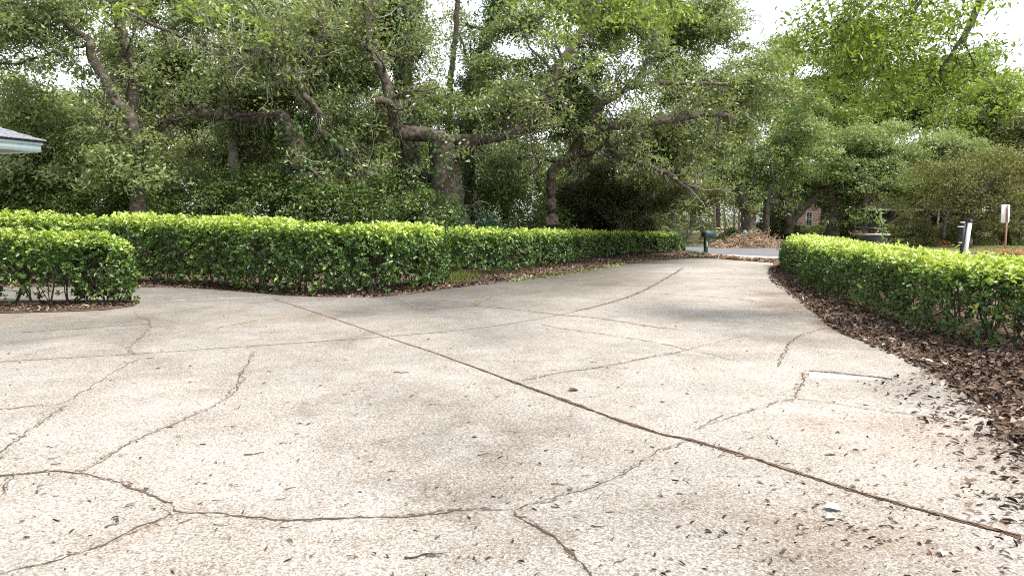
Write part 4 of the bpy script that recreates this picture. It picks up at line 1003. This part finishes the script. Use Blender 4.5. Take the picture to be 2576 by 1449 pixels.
shrub("ornamental_shrub", "blue green broad leaved shrub peeking over the hedge below the central oak", 1110, 560, 85, 516, 24.0, 'bluegreen', L=.1, tone0=.5, lai=4)
shrub("ornamental_shrub", "small blue green bush just right of the larger blue green shrub", 1220, 560, 55, 530, 25.0, 'bluegreen', L=.09, tone0=.4, lai=4)
shrub("yellowing_bush", "yellowing vine clump hanging left of the central oak", 872, 420, 30, 395, 24.5, 'yellow', L=.12, tone0=.35, lai=1.0)
shrub("roadside_bush", "rounded green bush across the road just right of the mailbox", 1832, 600, 34, 574, 50, 'azalea', L=.14, tone0=.6)
shrub("roadside_bush", "dark bush below the diagonal oak limb, left of the brick house", 1962, 600, 60, 545, 52, 'dull', L=.14, tone0=.3)
shrub("roadside_bush", "dark bush beside the oak trunk, right of the brick house", 2150, 600, 55, 535, 52, 'dull', L=.14, tone0=.3)
shrub("roadside_bush", "twiggy olive bush on the lawn between the bin and the white post", 2290, 610, 75, 540, 44, 'dull', L=.12, tone0=.5)
shrub("roadside_bush", "dark bush at the foot of the dark spreading tree", 2450, 610, 110, 545, 47, 'dull', L=.12, tone0=.28)
shrub("roadside_bush", "dark bush behind the brown sign post", 2560, 610, 70, 530, 46, 'dull', L=.12, tone0=.32)
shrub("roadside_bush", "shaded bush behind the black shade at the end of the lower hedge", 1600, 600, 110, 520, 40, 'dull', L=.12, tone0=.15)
shrub("painted_shade_shrub", "bush darkened to stand in for deep shade behind the lower hedge, left of the evergreen's trunk", 1460, 600, 110, 520, 38, 'dull', L=.14, tone0=.03)  # near-black leaf tone puts the canopy's deep shade into the colour
shrub("painted_shade_shrub", "bush darkened to stand in for deep shade under the dark evergreen", 1560, 600, 110, 525, 39, 'dull', L=.14, tone0=.03)
shrub("roadside_bush", "large dark bush hiding the left end of the brick house", 1950, 600, 52, 512, 55, 'dull', L=.16, tone0=.3)
# low box hedge in front of the brick house
b = None
hb = thing("box_hedge", "low dark box hedge below the windows of the brick house", "hedge", at(2062, HOR, 58) * [1, 1, 0])
n = 900; P = np.c_[rng.uniform(-2.4, 2.4, n), rng.uniform(-.4, .4, n), rng.uniform(0, 1.05, n)] + at(2062, HOR, 58) * [1, 1, 0]
V, q, t = sprays(P, unit(rng.normal(0, 1, (n, 3)) + [0, -.5, .5]), 10, .1, .1, .5, tone0=.35); obj("foliage", V, [q], M['azalea'], hb, tone=t)

# palmetto at the end of the lower hedge
def palmetto(label, px, Y, hpx, n=16, group=None, mat='palm', name="palmetto", Lf=1.5):
    c = at(px, HOR, Y); c[2] = -.06
    root = thing(name, label, "plant", c, group); b = MB(); s = MB()
    k = mpp(Y); h = hpx * k
    for i in range(n):
        a = rng.uniform(0, 6.28); el = rng.uniform(.15, 1.2)
        d0 = np.array([math.cos(a) * math.cos(el), math.sin(a) * math.cos(el), math.sin(el)])
        p0 = c + [0, 0, h * .35]; P = [p0]; dr = d0.copy(); L = Lf * rng.uniform(.7, 1.15)
        for j in range(9):
            dr = unit(dr + [0, 0, -.13]); P.append(P[-1] + dr * L / 9)
        P = np.array(P); s.tube(P, np.linspace(.014, .004, 10), 4, cap=False)
        t = unit(np.gradient(P, axis=0)); sd = unit(np.cross(t, [0, 0, 1.]))
        for j in np.linspace(1.5, 8.8, 16):
            f = int(j); q0 = P[f] + (P[min(f + 1, 9)] - P[f]) * (j - f); ll = .34 * math.sin(j / 9 * 2.6 + .3)
            for sg in (-1, 1):
                A = unit(sd[f] * sg + t[f] * .7 + [0, 0, -.25]); Nn_ = unit(np.cross(A, t[f]) * sg + 1e-6)
                V, qd = leaf_quads((q0 + A * ll * .5)[None], A[None], Nn_[None], np.array([ll]), np.array([.035])); b.add(V, [qd], float(np.clip(rng.normal(.5, .2), 0, 1)))
    b.build("fronds", M[mat], root); s.tube([c, c + [0, 0, h * .38]], [.09, .07], 7); s.build("stems", M['stem'], root, usetone=False)
    return root
palmetto("arching palm like plant behind the far end of the lower left hedge", 1722, 37.5, 70, 24)
palmetto("drooping fern like plant in the shade behind the lower hedge", 1650, 36, 60, 18)
palmetto("grassy clump at the foot of the oak across the road", 1990, 51, 40, 18, Lf=1.3)
# strap leaved plants at the foot of the mailbox
def strap_clump(label, px, py, n=46, L=.4):
    c = G(px, py); root = thing("strap_leaf_plant", label, "plant", c, "strap leaved plants by the mailbox"); b = MB()
    for i in range(n):
        a = rng.uniform(0, 6.28); d0 = np.array([math.cos(a), math.sin(a), 0]); o = c + d0 * rng.uniform(0, .18); l = L * rng.uniform(.6, 1.2)
        t = np.linspace(0, 1, 6); P = o + np.outer(t * l * .7, d0) + np.outer(l * (1.3 * t - 1.2 * t ** 2), [0, 0, 1]); sd = np.array([-d0[1], d0[0], 0]) * .014 * (1 - .8 * t)[:, None]
        V = np.stack([P + sd, P - sd], 1).reshape(-1, 3); j = np.arange(5)[:, None] * 2; b.add(V, [j + np.array([[0, 1, 3, 2]])], float(rng.uniform(0, 1)))
    b.build("leaves", M['fern'], root); return root
strap_clump("grey green strap leaved clump touching the end of the lower hedge", 1742, 642, 60, .5)
strap_clump("grey green strap leaved clump at the left foot of the mailbox post", 1762, 643, 50, .42)

# lawn grass beyond the hedges
n = 60000
gxy = np.c_[rng.uniform(4, 46, n), rng.uniform(22, 60, n)]
dd = (gxy - c0[:2]) @ nrm[:2]
keep = ((dd > wroad + .4) | (dd < -1.6)) & ~inside(np.c_[gxy, 0 * gxy[:, :1]], outline) & (gxy[:, 0] / gxy[:, 1] < .75) & (gxy[:, 0] / gxy[:, 1] > .2)
gxy = gxy[keep]; n = len(gxy); hh = rng.uniform(.05, .13, n); a = rng.uniform(0, 6.28, n)
base = np.c_[gxy, np.full(n, -.06)]; sd = np.c_[np.cos(a), np.sin(a), 0 * a] * .012; ln = rng.normal(0, .04, (n, 3)) * [1, 1, 0]
V = np.stack([base - sd, base + sd, base + ln + np.c_[0 * hh, 0 * hh, hh]], 1).reshape(-1, 3)
tag(obj("grass", V, [np.arange(3 * n).reshape(-1, 3)], M['grass'], tone=np.clip(rng.normal(.5, .25, n), 0, 1)), kind='stuff')
# grass in the gap between the two left hedges
n = 2600; gc = G(1143, 700)
gxy = gc[:2] + rng.normal(0, 1, (n, 2)) * [.28, .8] + [0, .4]; hh = rng.uniform(.06, .22, n); a = rng.uniform(0, 6.28, n)
base = np.c_[gxy, np.full(n, -.02)]; sd = np.c_[np.cos(a), np.sin(a), 0 * a] * .008; ln = rng.normal(0, .06, (n, 3)) * [1, 1, 0]
V = np.stack([base - sd, base + sd, base + ln + np.c_[0 * hh, 0 * hh, hh]], 1).reshape(-1, 3)
tag(obj("grass", V, [np.arange(3 * n).reshape(-1, 3)], M['grass'], tone=np.clip(rng.normal(.2, .2, n), 0, 1)), kind='stuff')

# ------------------------------------------------------------------ mailbox
mb = G(1775, 638); mroot = thing("mailbox", "dark green post mounted mailbox standing by the road at the end of the driveway", "mailbox", mb)
yaw = math.atan2(.55, .83)                 # long axis of the box, runs to the back right
ax = np.array([math.cos(yaw), math.sin(yaw), 0]); sx_ = np.array([ax[1], -ax[0], 0])
b = MB(); b.box(mb + [0, 0, .37], .13, .13, .78, yaw); b.box(mb + ax * .0 + [0, 0, .66], .17, .17, .05, yaw); b.build("post", M['blackgreen'], mroot, usetone=False)
b = MB(); b.box(mb + ax * .2 + [0, 0, .735], .55, .14, .05, yaw)
b.add(np.array([mb + ax * .07 + sx_ * s * .045 + [0, 0, .5] for s in (-1, 1)] + [mb + ax * .33 + sx_ * s * .045 + [0, 0, .71] for s in (-1, 1)] + [mb + ax * .07 + sx_ * s * .045 + [0, 0, .71] for s in (-1, 1)]), [[[0, 1, 3, 2]], [[0, 4, 5, 1]], [[0, 2, 4]], [[1, 5, 3]], [[2, 3, 5, 4]]])
b.build("bracket", M['teal'], mroot, usetone=False)
hw = .125; prof = [(-hw, 0), (-hw, .16)] + [(-hw * math.cos(t), .16 + hw * .95 * math.sin(t)) for t in np.linspace(.2, math.pi - .2, 9)] + [(hw, .16), (hw, 0)]
def arch(o0, o1, sc_=1.0, z=.76):
    n_ = len(prof); b_ = MB(); V = []
    for o in (o0, o1):
        for (u_, w_) in prof: V.append(mb + ax * o + sx_ * u_ * sc_ + [0, 0, z + w_ * sc_ - (sc_ - 1) * .1])
    i = np.arange(n_); j = (i + 1) % n_
    b_.add(np.array(V), [np.stack([i, j, j + n_, i + n_], 1), np.arange(n_)[::-1], np.arange(n_) + n_]); return b_
arch(-.12, .45).build("box", M['teal'], mroot, usetone=False)
dr_ = arch(-.165, -.121, 1.1).build("door", M['blackgreen'], mroot, usetone=False)  # near-black colour paints in the shade on the door side
b = MB(); hp = mb - ax * .18 + [0, 0, .96]; b.tube(spline([hp - sx_ * .045, hp - sx_ * .04 - ax * .02 + [0, 0, .01], hp + sx_ * .04 - ax * .02 + [0, 0, .01], hp + sx_ * .045], 9), .011, 6); b.build("handle", M['signpost'], dr_, usetone=False)
for z in (.5, .42, .35):                    # worn white number stickers, not readable
    b = MB(); b.box(mb + sx_ * .067 + ax * .01 + [0, 0, z], .035, .004, .055, yaw); b.build("sticker", M['white'], mroot, usetone=False)

# ------------------------------------------------------------------ sign, posts, waste bin, hydrant
sg = at(2533, HOR, 25.) * [1, 1, 0] + [0, 0, -.06]
sroot = thing("road_sign", "blank back of a white rectangular sign on a rusty brown post at the right", "sign", sg)
top = at(2532, 515, 25.)[2]; bot = at(2532, 561, 25.)[2]
b = MB(); b.box(sg + [-.0, 0, (top + .06 - .02) / 2], .055, .03, top + .04, .12); b.build("post", M['rust'], sroot, usetone=False)
b = MB(); c_ = sg + [-.04, .035, (top + bot) / 2 + .06]; w_, h_ = .285, top - bot
pr = []; 
for cxn, czn, a0 in ((1, 1, 0), (-1, 1, 90), (-1, -1, 180), (1, -1, 270)):
    for t in np.radians(np.linspace(a0, a0 + 90, 5)): pr.append((cxn * (w_ / 2 - .03) + .03 * math.cos(t), czn * (h_ / 2 - .03) + .03 * math.sin(t)))
n_ = len(pr); V = np.array([[c_[0] + u_, c_[1] + o, c_[2] + v_] for o in (-.003, .003) for u_, v_ in pr]); i = np.arange(n_); j = (i + 1) % n_
b.add(V, [np.arange(n_), np.arange(n_)[::-1] + n_, np.stack([i, i + n_, j + n_, j], 1)]); plate = b.build("plate", M['signback'], sroot, usetone=False)
b = MB(); b.box(sg + [-.0, -.018, (top + bot) / 2 + .08], .05, .01, (top - bot) * .92, .12); b.build("channel_bar", M['signpost'], sroot, usetone=False)
for zz_ in (.72, .28):
    b = MB(); p_ = sg + [-.0, -.024, bot + (top - bot) * zz_ + .06]; b.tube([p_, p_ - [0, .012, 0]], .012, 8); b.build("bolt", M['signpost'], sroot, usetone=False)

pw = at(2433, HOR, 21.5) * [1, 1, 0] + [0, 0, -.06]
proot = thing("utility_post", "white utility post with dark green cap beside a black pole beyond the hedge", "post", pw)
tp = at(2441, 560, 21.5)[2] + .06
b = MB(); b.tube([pw + [-.05, 0, 0], pw + [.02, 0, tp * .55], pw + [.09, 0, tp]], .056, 12); b.build("shaft", M['white'], proot, smooth=True, usetone=False)
b = MB(); b.tube([pw + [.09, 0, tp], pw + [.097, 0, tp + .07]], [.066, .06], 12); b.tube([pw + [.097, 0, tp + .07], pw + [.1, 0, tp + .11]], [.03, .02], 8); b.build("cap", M['blackgreen'], proot, usetone=False)
pb = pw + [-.13, .05, 0]
broot = thing("metal_pole", "short black pole with white side pegs touching the left of the white utility post", "pole", pb)
b = MB(); b.tube([pb, pb + [.09, 0, tp * .98]], .042, 10); b.build("shaft", M['black'], broot, smooth=True, usetone=False)
for zf, l in ((.62, .12), (.92, .2), (1.0, .14)):
    b = MB(); p_ = pb + [.09 * zf, -.02, tp * zf]; b.tube([p_ - [l, 0, 0], p_], [.014, .016], 6); b.build("peg", M['white'], broot, usetone=False)

bn = at(2196, HOR, 21.) * [1, 1, 0] + [0, 0, -.06]
bin_ = thing("waste_bin", "dark wheeled waste bin with its lid propped open on garden waste, behind the right hedge", "bin", bn)
rim = at(2196, 590, 21.)[2] + .06; kk = mpp(21.)
b = MB(); w1, w2 = 52 * kk, 42 * kk
V = np.array([[x * w, y * .6 * (w / w1), z] for z, w in ((.1, w2), (rim, w1)) for x, y in ((-.5, -.5), (.5, -.5), (.5, .5), (-.5, .5))]) + bn
b.add(V, [[[0, 1, 5, 4], [1, 2, 6, 5], [2, 3, 7, 6], [3, 0, 4, 7], [3, 2, 1, 0]]]); b.build("body", M['binplastic'], bin_, usetone=False)
b = MB()
for y_ in (-1, 1): b.box(bn + [0, y_ * .31, rim], w1 + .1, .05, .05)
for x_ in (-1, 1): b.box(bn + [x_ * (w1 / 2 + .025), 0, rim - .002], .05, .57, .046)
b.build("rim", M['rim'], bin_, usetone=False)
b = MB(); hx = w1 / 2 + .03
V = []
for o in (0, .035):
    for y_ in (-.33, .33):
        for s, z in ((0, .05), (-.5, .13), (-1.0, .19)): V.append(bn + [hx + s * (w1 + .06), y_, rim + z + o])
V = np.array(V)
b.add(V, [[[0, 3, 4, 1], [1, 4, 5, 2]], [[6, 7, 10, 9], [7, 8, 11, 10]], [[0, 1, 7, 6], [1, 2, 8, 7]], [[3, 9, 10, 4], [4, 10, 11, 5]], [[2, 5, 11, 8]], [[0, 6, 9, 3]]]); b.build("lid", M['binlid'], bin_, usetone=False)
for x_ in (-1, 1):
    b = MB(); p_ = bn + [w2 / 2 - .03, x_ * .22, .12]; b.tube([p_ - [0, .03, 0], p_ + [0, .03, 0]], .12, 14); b.build("wheel", M['black'], bin_, usetone=False)
b = MB()
for i in range(60):
    p0 = bn + [rng.uniform(-.28, .2), rng.uniform(-.25, .25), rim - .05]; e = p0 + [*rng.normal(0, .15, 2), rng.uniform(.02, .17)]; b.tube([p0, (p0 + e) / 2 + rng.normal(0, .03, 3), e], [.007, .006, .004], 4, tone=float(rng.uniform(.4, 1)))
tag(b.build("garden_waste", M['straw'], base=bn + [0, 0, rim - .05]), "dry cut twigs poking out of the open waste bin", "garden waste")

def tall_weed(label, px, base_y, top_y, Y):
    c = at(px, HOR, Y) * [1, 1, 0] + [0, 0, -.06]; root = thing("tall_weed", label, "weed", c); tp_ = at(px - 22, top_y, Y)
    P = spline([c, c * .4 + tp_ * .6 + [.06, 0, 0], tp_], 14); b = MB(); b.tube(P, np.linspace(.016, .004, 14), 5); b.build("stem", M['ivy'], root, usetone=False)
    n = 150; i = rng.integers(5, 14, n); A = unit(rng.normal(0, 1, (n, 3)) + [0, 0, .5]); C = P[i] + A * rng.uniform(.04, .16, (n, 1)); Nl = unit(np.cross(A, rng.normal(0, 1, (n, 3))))
    V, q = leaf_quads(C, A, Nl, rng.uniform(.06, .13, n), .03); obj("leaves", V, [q], M['hedge'], root, tone=rng.uniform(.3, .9, n)); return root
tall_weed("tall thin pale green weed standing just right of the waste bin", 2232, 600, 532, 19.)
hy = at(1875, HOR, 46) * [1, 1, 0] + [0, 0, -.06]
h_ = thing("fire_hydrant", "small pale blue hydrant behind the left of the branch pile", "hydrant", hy); zt = at(1875, 579, 46)[2] + .06
b = MB(); b.tube([hy, hy + [0, 0, zt * .7]], .13, 10); b.build("barrel", M['hydrant'], h_, smooth=True, usetone=False)
b = MB(); b.tube([hy + [0, 0, zt * .7], hy + [0, 0, zt * .8], hy + [0, 0, zt * .93], hy + [0, 0, zt]], [.19, .17, .1, .03], 10); b.build("bonnet", M['hydrant'], h_, smooth=True, usetone=False)
for s in (-1, 1):
    b = MB(); b.tube([hy + [s * .1, 0, zt * .55], hy + [s * .24, 0, zt * .55]], .07, 8); b.build("nozzle", M['hydrant'], h_, usetone=False)

# low pale wall across the road, behind the mailbox
wa = at(1790, HOR, 58) * [1, 1, 0]; wt = at(1790, 576, 58)[2]
b = MB(); b.box(wa + [0, 0, wt / 2 - .03], 3.6, .25, wt + .06, .05); b.box(wa + [0, 0, wt + .04], 3.7, .33, .08, .05)
tag(b.build("garden_wall", M['farverge'], base=wa, usetone=False), "low pale garden wall across the road behind the mailbox", "wall")

# ------------------------------------------------------------------ pile of cut vines and branches
pc = at(1885, HOR, 42.) * [1, 1, 0]
k = mpp(42.)
b = MB(); hgt = lambda x: (.62 * math.exp(-((x - .1) / .8) ** 2) + .34 * math.exp(-((x - .9) / .9) ** 2) + .2 * math.exp(-((x + 1.1) / .8) ** 2) + .1)
for i in range(520):
    x = rng.normal(.1, 1.15); y = rng.normal(0, .7); x = max(-1.9, min(1.7, x)); z = rng.uniform(0, 1) * hgt(x) * max(.15, 1 - (y / 1.6) ** 2)
    c_ = pc + [x, y, z]
    if rng.uniform() < .4:                  # looping vine
        r_ = rng.uniform(.12, .4); a0 = rng.uniform(0, 6.28); t = np.linspace(a0, a0 + rng.uniform(2, 5.5), 12); e1_ = unit(rng.normal(0, 1, 3)); e2_ = unit(np.cross(e1_, rng.normal(0, 1, 3)))
        P = c_ + r_ * (np.outer(np.cos(t), e1_) + np.outer(np.sin(t), e2_)); P[:, 2] = np.maximum(P[:, 2], 0.01)
    else:
        dr = unit(rng.normal(0, 1, 3) * [1, .8, .3] + np.array([-np.sign(x) * .0 + .5, 0, .2])); L_ = rng.uniform(.5, 1.5)
        t = np.linspace(-.5, .5, 8); P = c_ + np.outer(t * L_, dr) + rng.normal(0, .035, (8, 3)); P[:, 2] = np.maximum(P[:, 2], .0)
    r0 = rng.uniform(.008, .024); b.tube(P, np.linspace(r0, r0 * .6, len(P)), 5, tone=float(np.clip(rng.normal(.55, .25), 0, 1)))
n = 1300; x = np.clip(rng.normal(0, 1.1, n), -2.1, 1.9); y = rng.normal(0, .8, n); z = np.array([hgt(v) for v in x]) * rng.uniform(0, 1, n) * np.clip(1 - (y / 1.6) ** 2, .1, 1)
A = unit(rng.normal(0, 1, (n, 3))); Nl = unit(np.cross(A, rng.normal(0, 1, (n, 3)))); V, q = leaf_quads(pc + np.c_[x, y, z], A, Nl, rng.uniform(.1, .24, n), .05); b.add(V, [q], np.clip(rng.normal(.5, .28, n), 0, 1))
tag(b.build("branch_pile", M['straw'], base=pc), "tangled heap of dry cut vines and branches dumped across the road", "branch pile")
for (px_, py_, lb) in [(2352, 606, "orange brown leaf clump on the lawn left of the white post"), (2566, 628, "orange tinted weedy clump beyond the hedge at the right edge")]:
    c_ = G(px_, py_ + 12, -.05) if px_ < 2400 else at(px_, HOR, 17.5) * [1, 1, 0] + [0, 0, -.06]
    zt_ = .35 if px_ < 2400 else at(px_, 620, 17.5)[2]
    n = 220; P = c_ + rng.normal(0, 1, (n, 3)) * [.35, .3, 0] + np.c_[np.zeros((n, 2)), zt_ * rng.uniform(.2, 1, n)]; A = unit(rng.normal(0, 1, (n, 3)) + [0, 0, .6]); Nl = unit(np.cross(A, rng.normal(0, 1, (n, 3))))
    V, q = leaf_quads(P, A, Nl, rng.uniform(.06, .13, n), .04)
    tag(obj("weed_clump", V, [q], M['orange'], tone=rng.uniform(0, 1, n), base=c_), lb, "weeds")

# ------------------------------------------------------------------ brick house across the road
hY = 64.; kh = mpp(hY)
h0 = at(2060, HOR, hY) * [1, 1, 0]; x0 = at(2003, HOR, hY)[0]; x1 = at(2132, HOR, hY)[0]; x2 = at(2420, HOR, hY)[0]
house = thing("brick_house", "single storey pink brick house with white windows half hidden behind the roadside oaks", "house", h0)
ez = at(2200, 528, hY)[2]; pk = at(2060, 470, hY)[2]
b = MB(); xm = (x0 + x1) / 2
V = np.array([[x, y, z] for y in (hY, hY + 8) for x, z in ((x0, -.1), (x1, -.1), (x1, ez), (xm, pk), (x0, ez))])
b.add(V, [[[0, 1, 2, 3, 4]], [[9, 8, 7, 6, 5]], [[1, 6, 7, 2]], [[5, 0, 4, 9]]]); b.build("gable_wall", M['brick'], house, usetone=False)
b = MB(); b.box([(x1 + x2) / 2 + .05, hY + 5, ez / 2 - .03], x2 - x1 - .1, 5, ez + .1); b.build("wing_wall", M['roof_porchshade'], house, usetone=False)  # dark roof colour stands in for the porch shade on this wall
b = MB(); ov = .4
V = np.array([[x0 - ov, hY - ov, ez - .15], [xm, hY - ov, pk + .12], [x1 + ov, hY - ov, ez - .15], [x0 - ov, hY + 9, ez - .15], [xm, hY + 9, pk + .12], [x1 + ov, hY + 9, ez - .15]])
V = np.concatenate([V, V + [0, 0, .14]])
b.add(V, [[[6, 7, 10, 9], [7, 8, 11, 10], [0, 3, 4, 1], [1, 4, 5, 2], [0, 1, 7, 6], [1, 2, 8, 7], [0, 6, 9, 3], [2, 5, 11, 8]]])
V = np.array([[x1 + .42, hY + 1.0, ez + .08], [x2 + .5, hY + 1.0, ez + .08], [x2 + .5, hY + 5, ez + 2.0], [x1 + .42, hY + 5, ez + 2.0], [x2 + .5, hY + 9, ez + .08], [x1 + .42, hY + 9, ez + .08]]); b.add(V, [[[0, 1, 2, 3], [3, 2, 4, 5]]])
b.build("roof", M['roof_porchshade'], house, usetone=False)
b = MB(); b.box([(x1 + x2) / 2 + .45, hY + .98, ez], x2 - x1, .05, .16); b.build("fascia", M['white'], house, usetone=False)
for px_ in (2150, 2215, 2290, 2360):
    b = MB(); pxw = at(px_, HOR, hY + 1.2)[0]; b.box([pxw, hY + 1.2, ez / 2 - .06], .14, .14, ez - .1); b.build("porch_post", M['white'], house, usetone=False)
for px_ in (2035, 2073, 2111):
    xw = at(px_, HOR, hY)[0]; zc = at(px_, 551, hY)[2]; hh_ = 34 * kh; ww_ = 15 * kh
    b = MB(); b.box([xw, hY - .02, zc + hh_ / 2], ww_ + .1, .07, .1); b.box([xw, hY - .03, zc - hh_ / 2 - .03], ww_ + .16, .1, .08)
    for s in (-1, 1): b.box([xw + s * (ww_ / 2), hY - .02, zc], .07, .065, hh_ - .1)
    wn = b.build("window", M['white'], house, usetone=False)
    b = MB(); b.box([xw, hY - .002, zc], ww_ - .07, .02, hh_ - .1); b.build("pane", M['pane'], wn, usetone=False)
    b = MB(); b.box([xw, hY - .024, zc], .025, .02, hh_ - .12)
    for f in (-.33, -.16, .16, .33): b.box([xw, hY - .026, zc + f * hh_], ww_ - .08, .018, .022)
    b.box([xw, hY - .028, zc], ww_ - .08, .03, .05); b.build("muntins", M['white'], wn, usetone=False)

# ------------------------------------------------------------------ near house: eave corner at the left edge
cz = at(104, 384, 12.0); u_ = unit(np.array([-.34, -.94, 0])); s_ = np.array([u_[1], -u_[0], 0])    # u_: along the eave towards the camera, s_: to the left (house side)
if s_[0] > 0: s_ = -s_
nh = thing("near_house", "corner of a house eave with pale blue fascia and grey shingles at the left edge", "house", np.array([cz[0], cz[1], 0]) + s_ * 3)
zb = cz[2]; fh = .15
def slab(o0, o1, i0, i1, z0, z1):
    """box along the eave: o = metres along u_, i = metres along s_"""
    P = [np.array([cz[0], cz[1], 0]) + u_ * o + s_ * i for o, i in ((o0, i0), (o0, i1), (o1, i1), (o1, i0))]
    b_ = MB(); b_.prism(np.array(P), z0, z1); return b_
LG = 9.0; DP = 7.0
bq = slab(0, LG, 0, .03, zb, zb + fh); bq2 = slab(0, .03, .031, DP, zb, zb + fh); bq.add(np.concatenate(bq2.V), [f for k_ in bq2.F for f in bq2.F[k_]]); bq.build("fascia", M['fascia'], nh, usetone=False)
bq = slab(-.02, LG, -.022, -.001, zb + fh * .74, zb + fh + .004); bq2 = slab(-.022, -.001, -.001, DP, zb + fh * .74, zb + fh + .004); bq.add(np.concatenate(bq2.V), [f for k_ in bq2.F for f in bq2.F[k_]]); bq.build("drip_board", M['fascia'], nh, usetone=False)
slab(.04, LG, .04, DP, zb + .02, zb + .035).build("soffit", M['soffit'], nh, usetone=False)
slab(1.1, LG, 1.0, DP, -.1, zb + .018).build("wall", M['sidewall'], nh, usetone=False)
slab(-.05, LG, -.05, .06, zb + fh + .006, zb + fh + .045).build("roof_edge", M['shinglebutt'], nh, usetone=False)
b = MB(); base0 = np.array([cz[0], cz[1], 0])
slope = .42; step = .14
for r in range(26):                        # hip roof in stepped shingle courses
    i0 = -.06 + r * step; z = zb + fh + .046 + r * step * slope
    a = base0 + u_ * (i0) + s_ * i0; bq_ = base0 + u_ * LG + s_ * i0
    a2 = a + u_ * step + s_ * step; b2_ = bq_ + s_ * step
    V = np.array([[*a[:2], z], [*bq_[:2], z], [*b2_[:2], z + step * slope - .012], [*a2[:2], z + step * slope - .012], [*a[:2], z - .014], [*bq_[:2], z - .014]])
    b.add(V, [[[0, 3, 2, 1]], [[0, 1, 5, 4]]])
    e = base0 + u_ * i0 + s_ * DP; e2 = e + u_ * step
    V = np.array([[*a[:2], z], [*e[:2], z], [*e2[:2], z + step * slope - .012], [*a2[:2], z + step * slope - .012], [*a[:2], z - .014], [*e[:2], z - .014]])
    b.add(V, [[[0, 1, 2, 3]], [[0, 4, 5, 1]]])
b.build("roof", M['shingle'], nh, usetone=False)
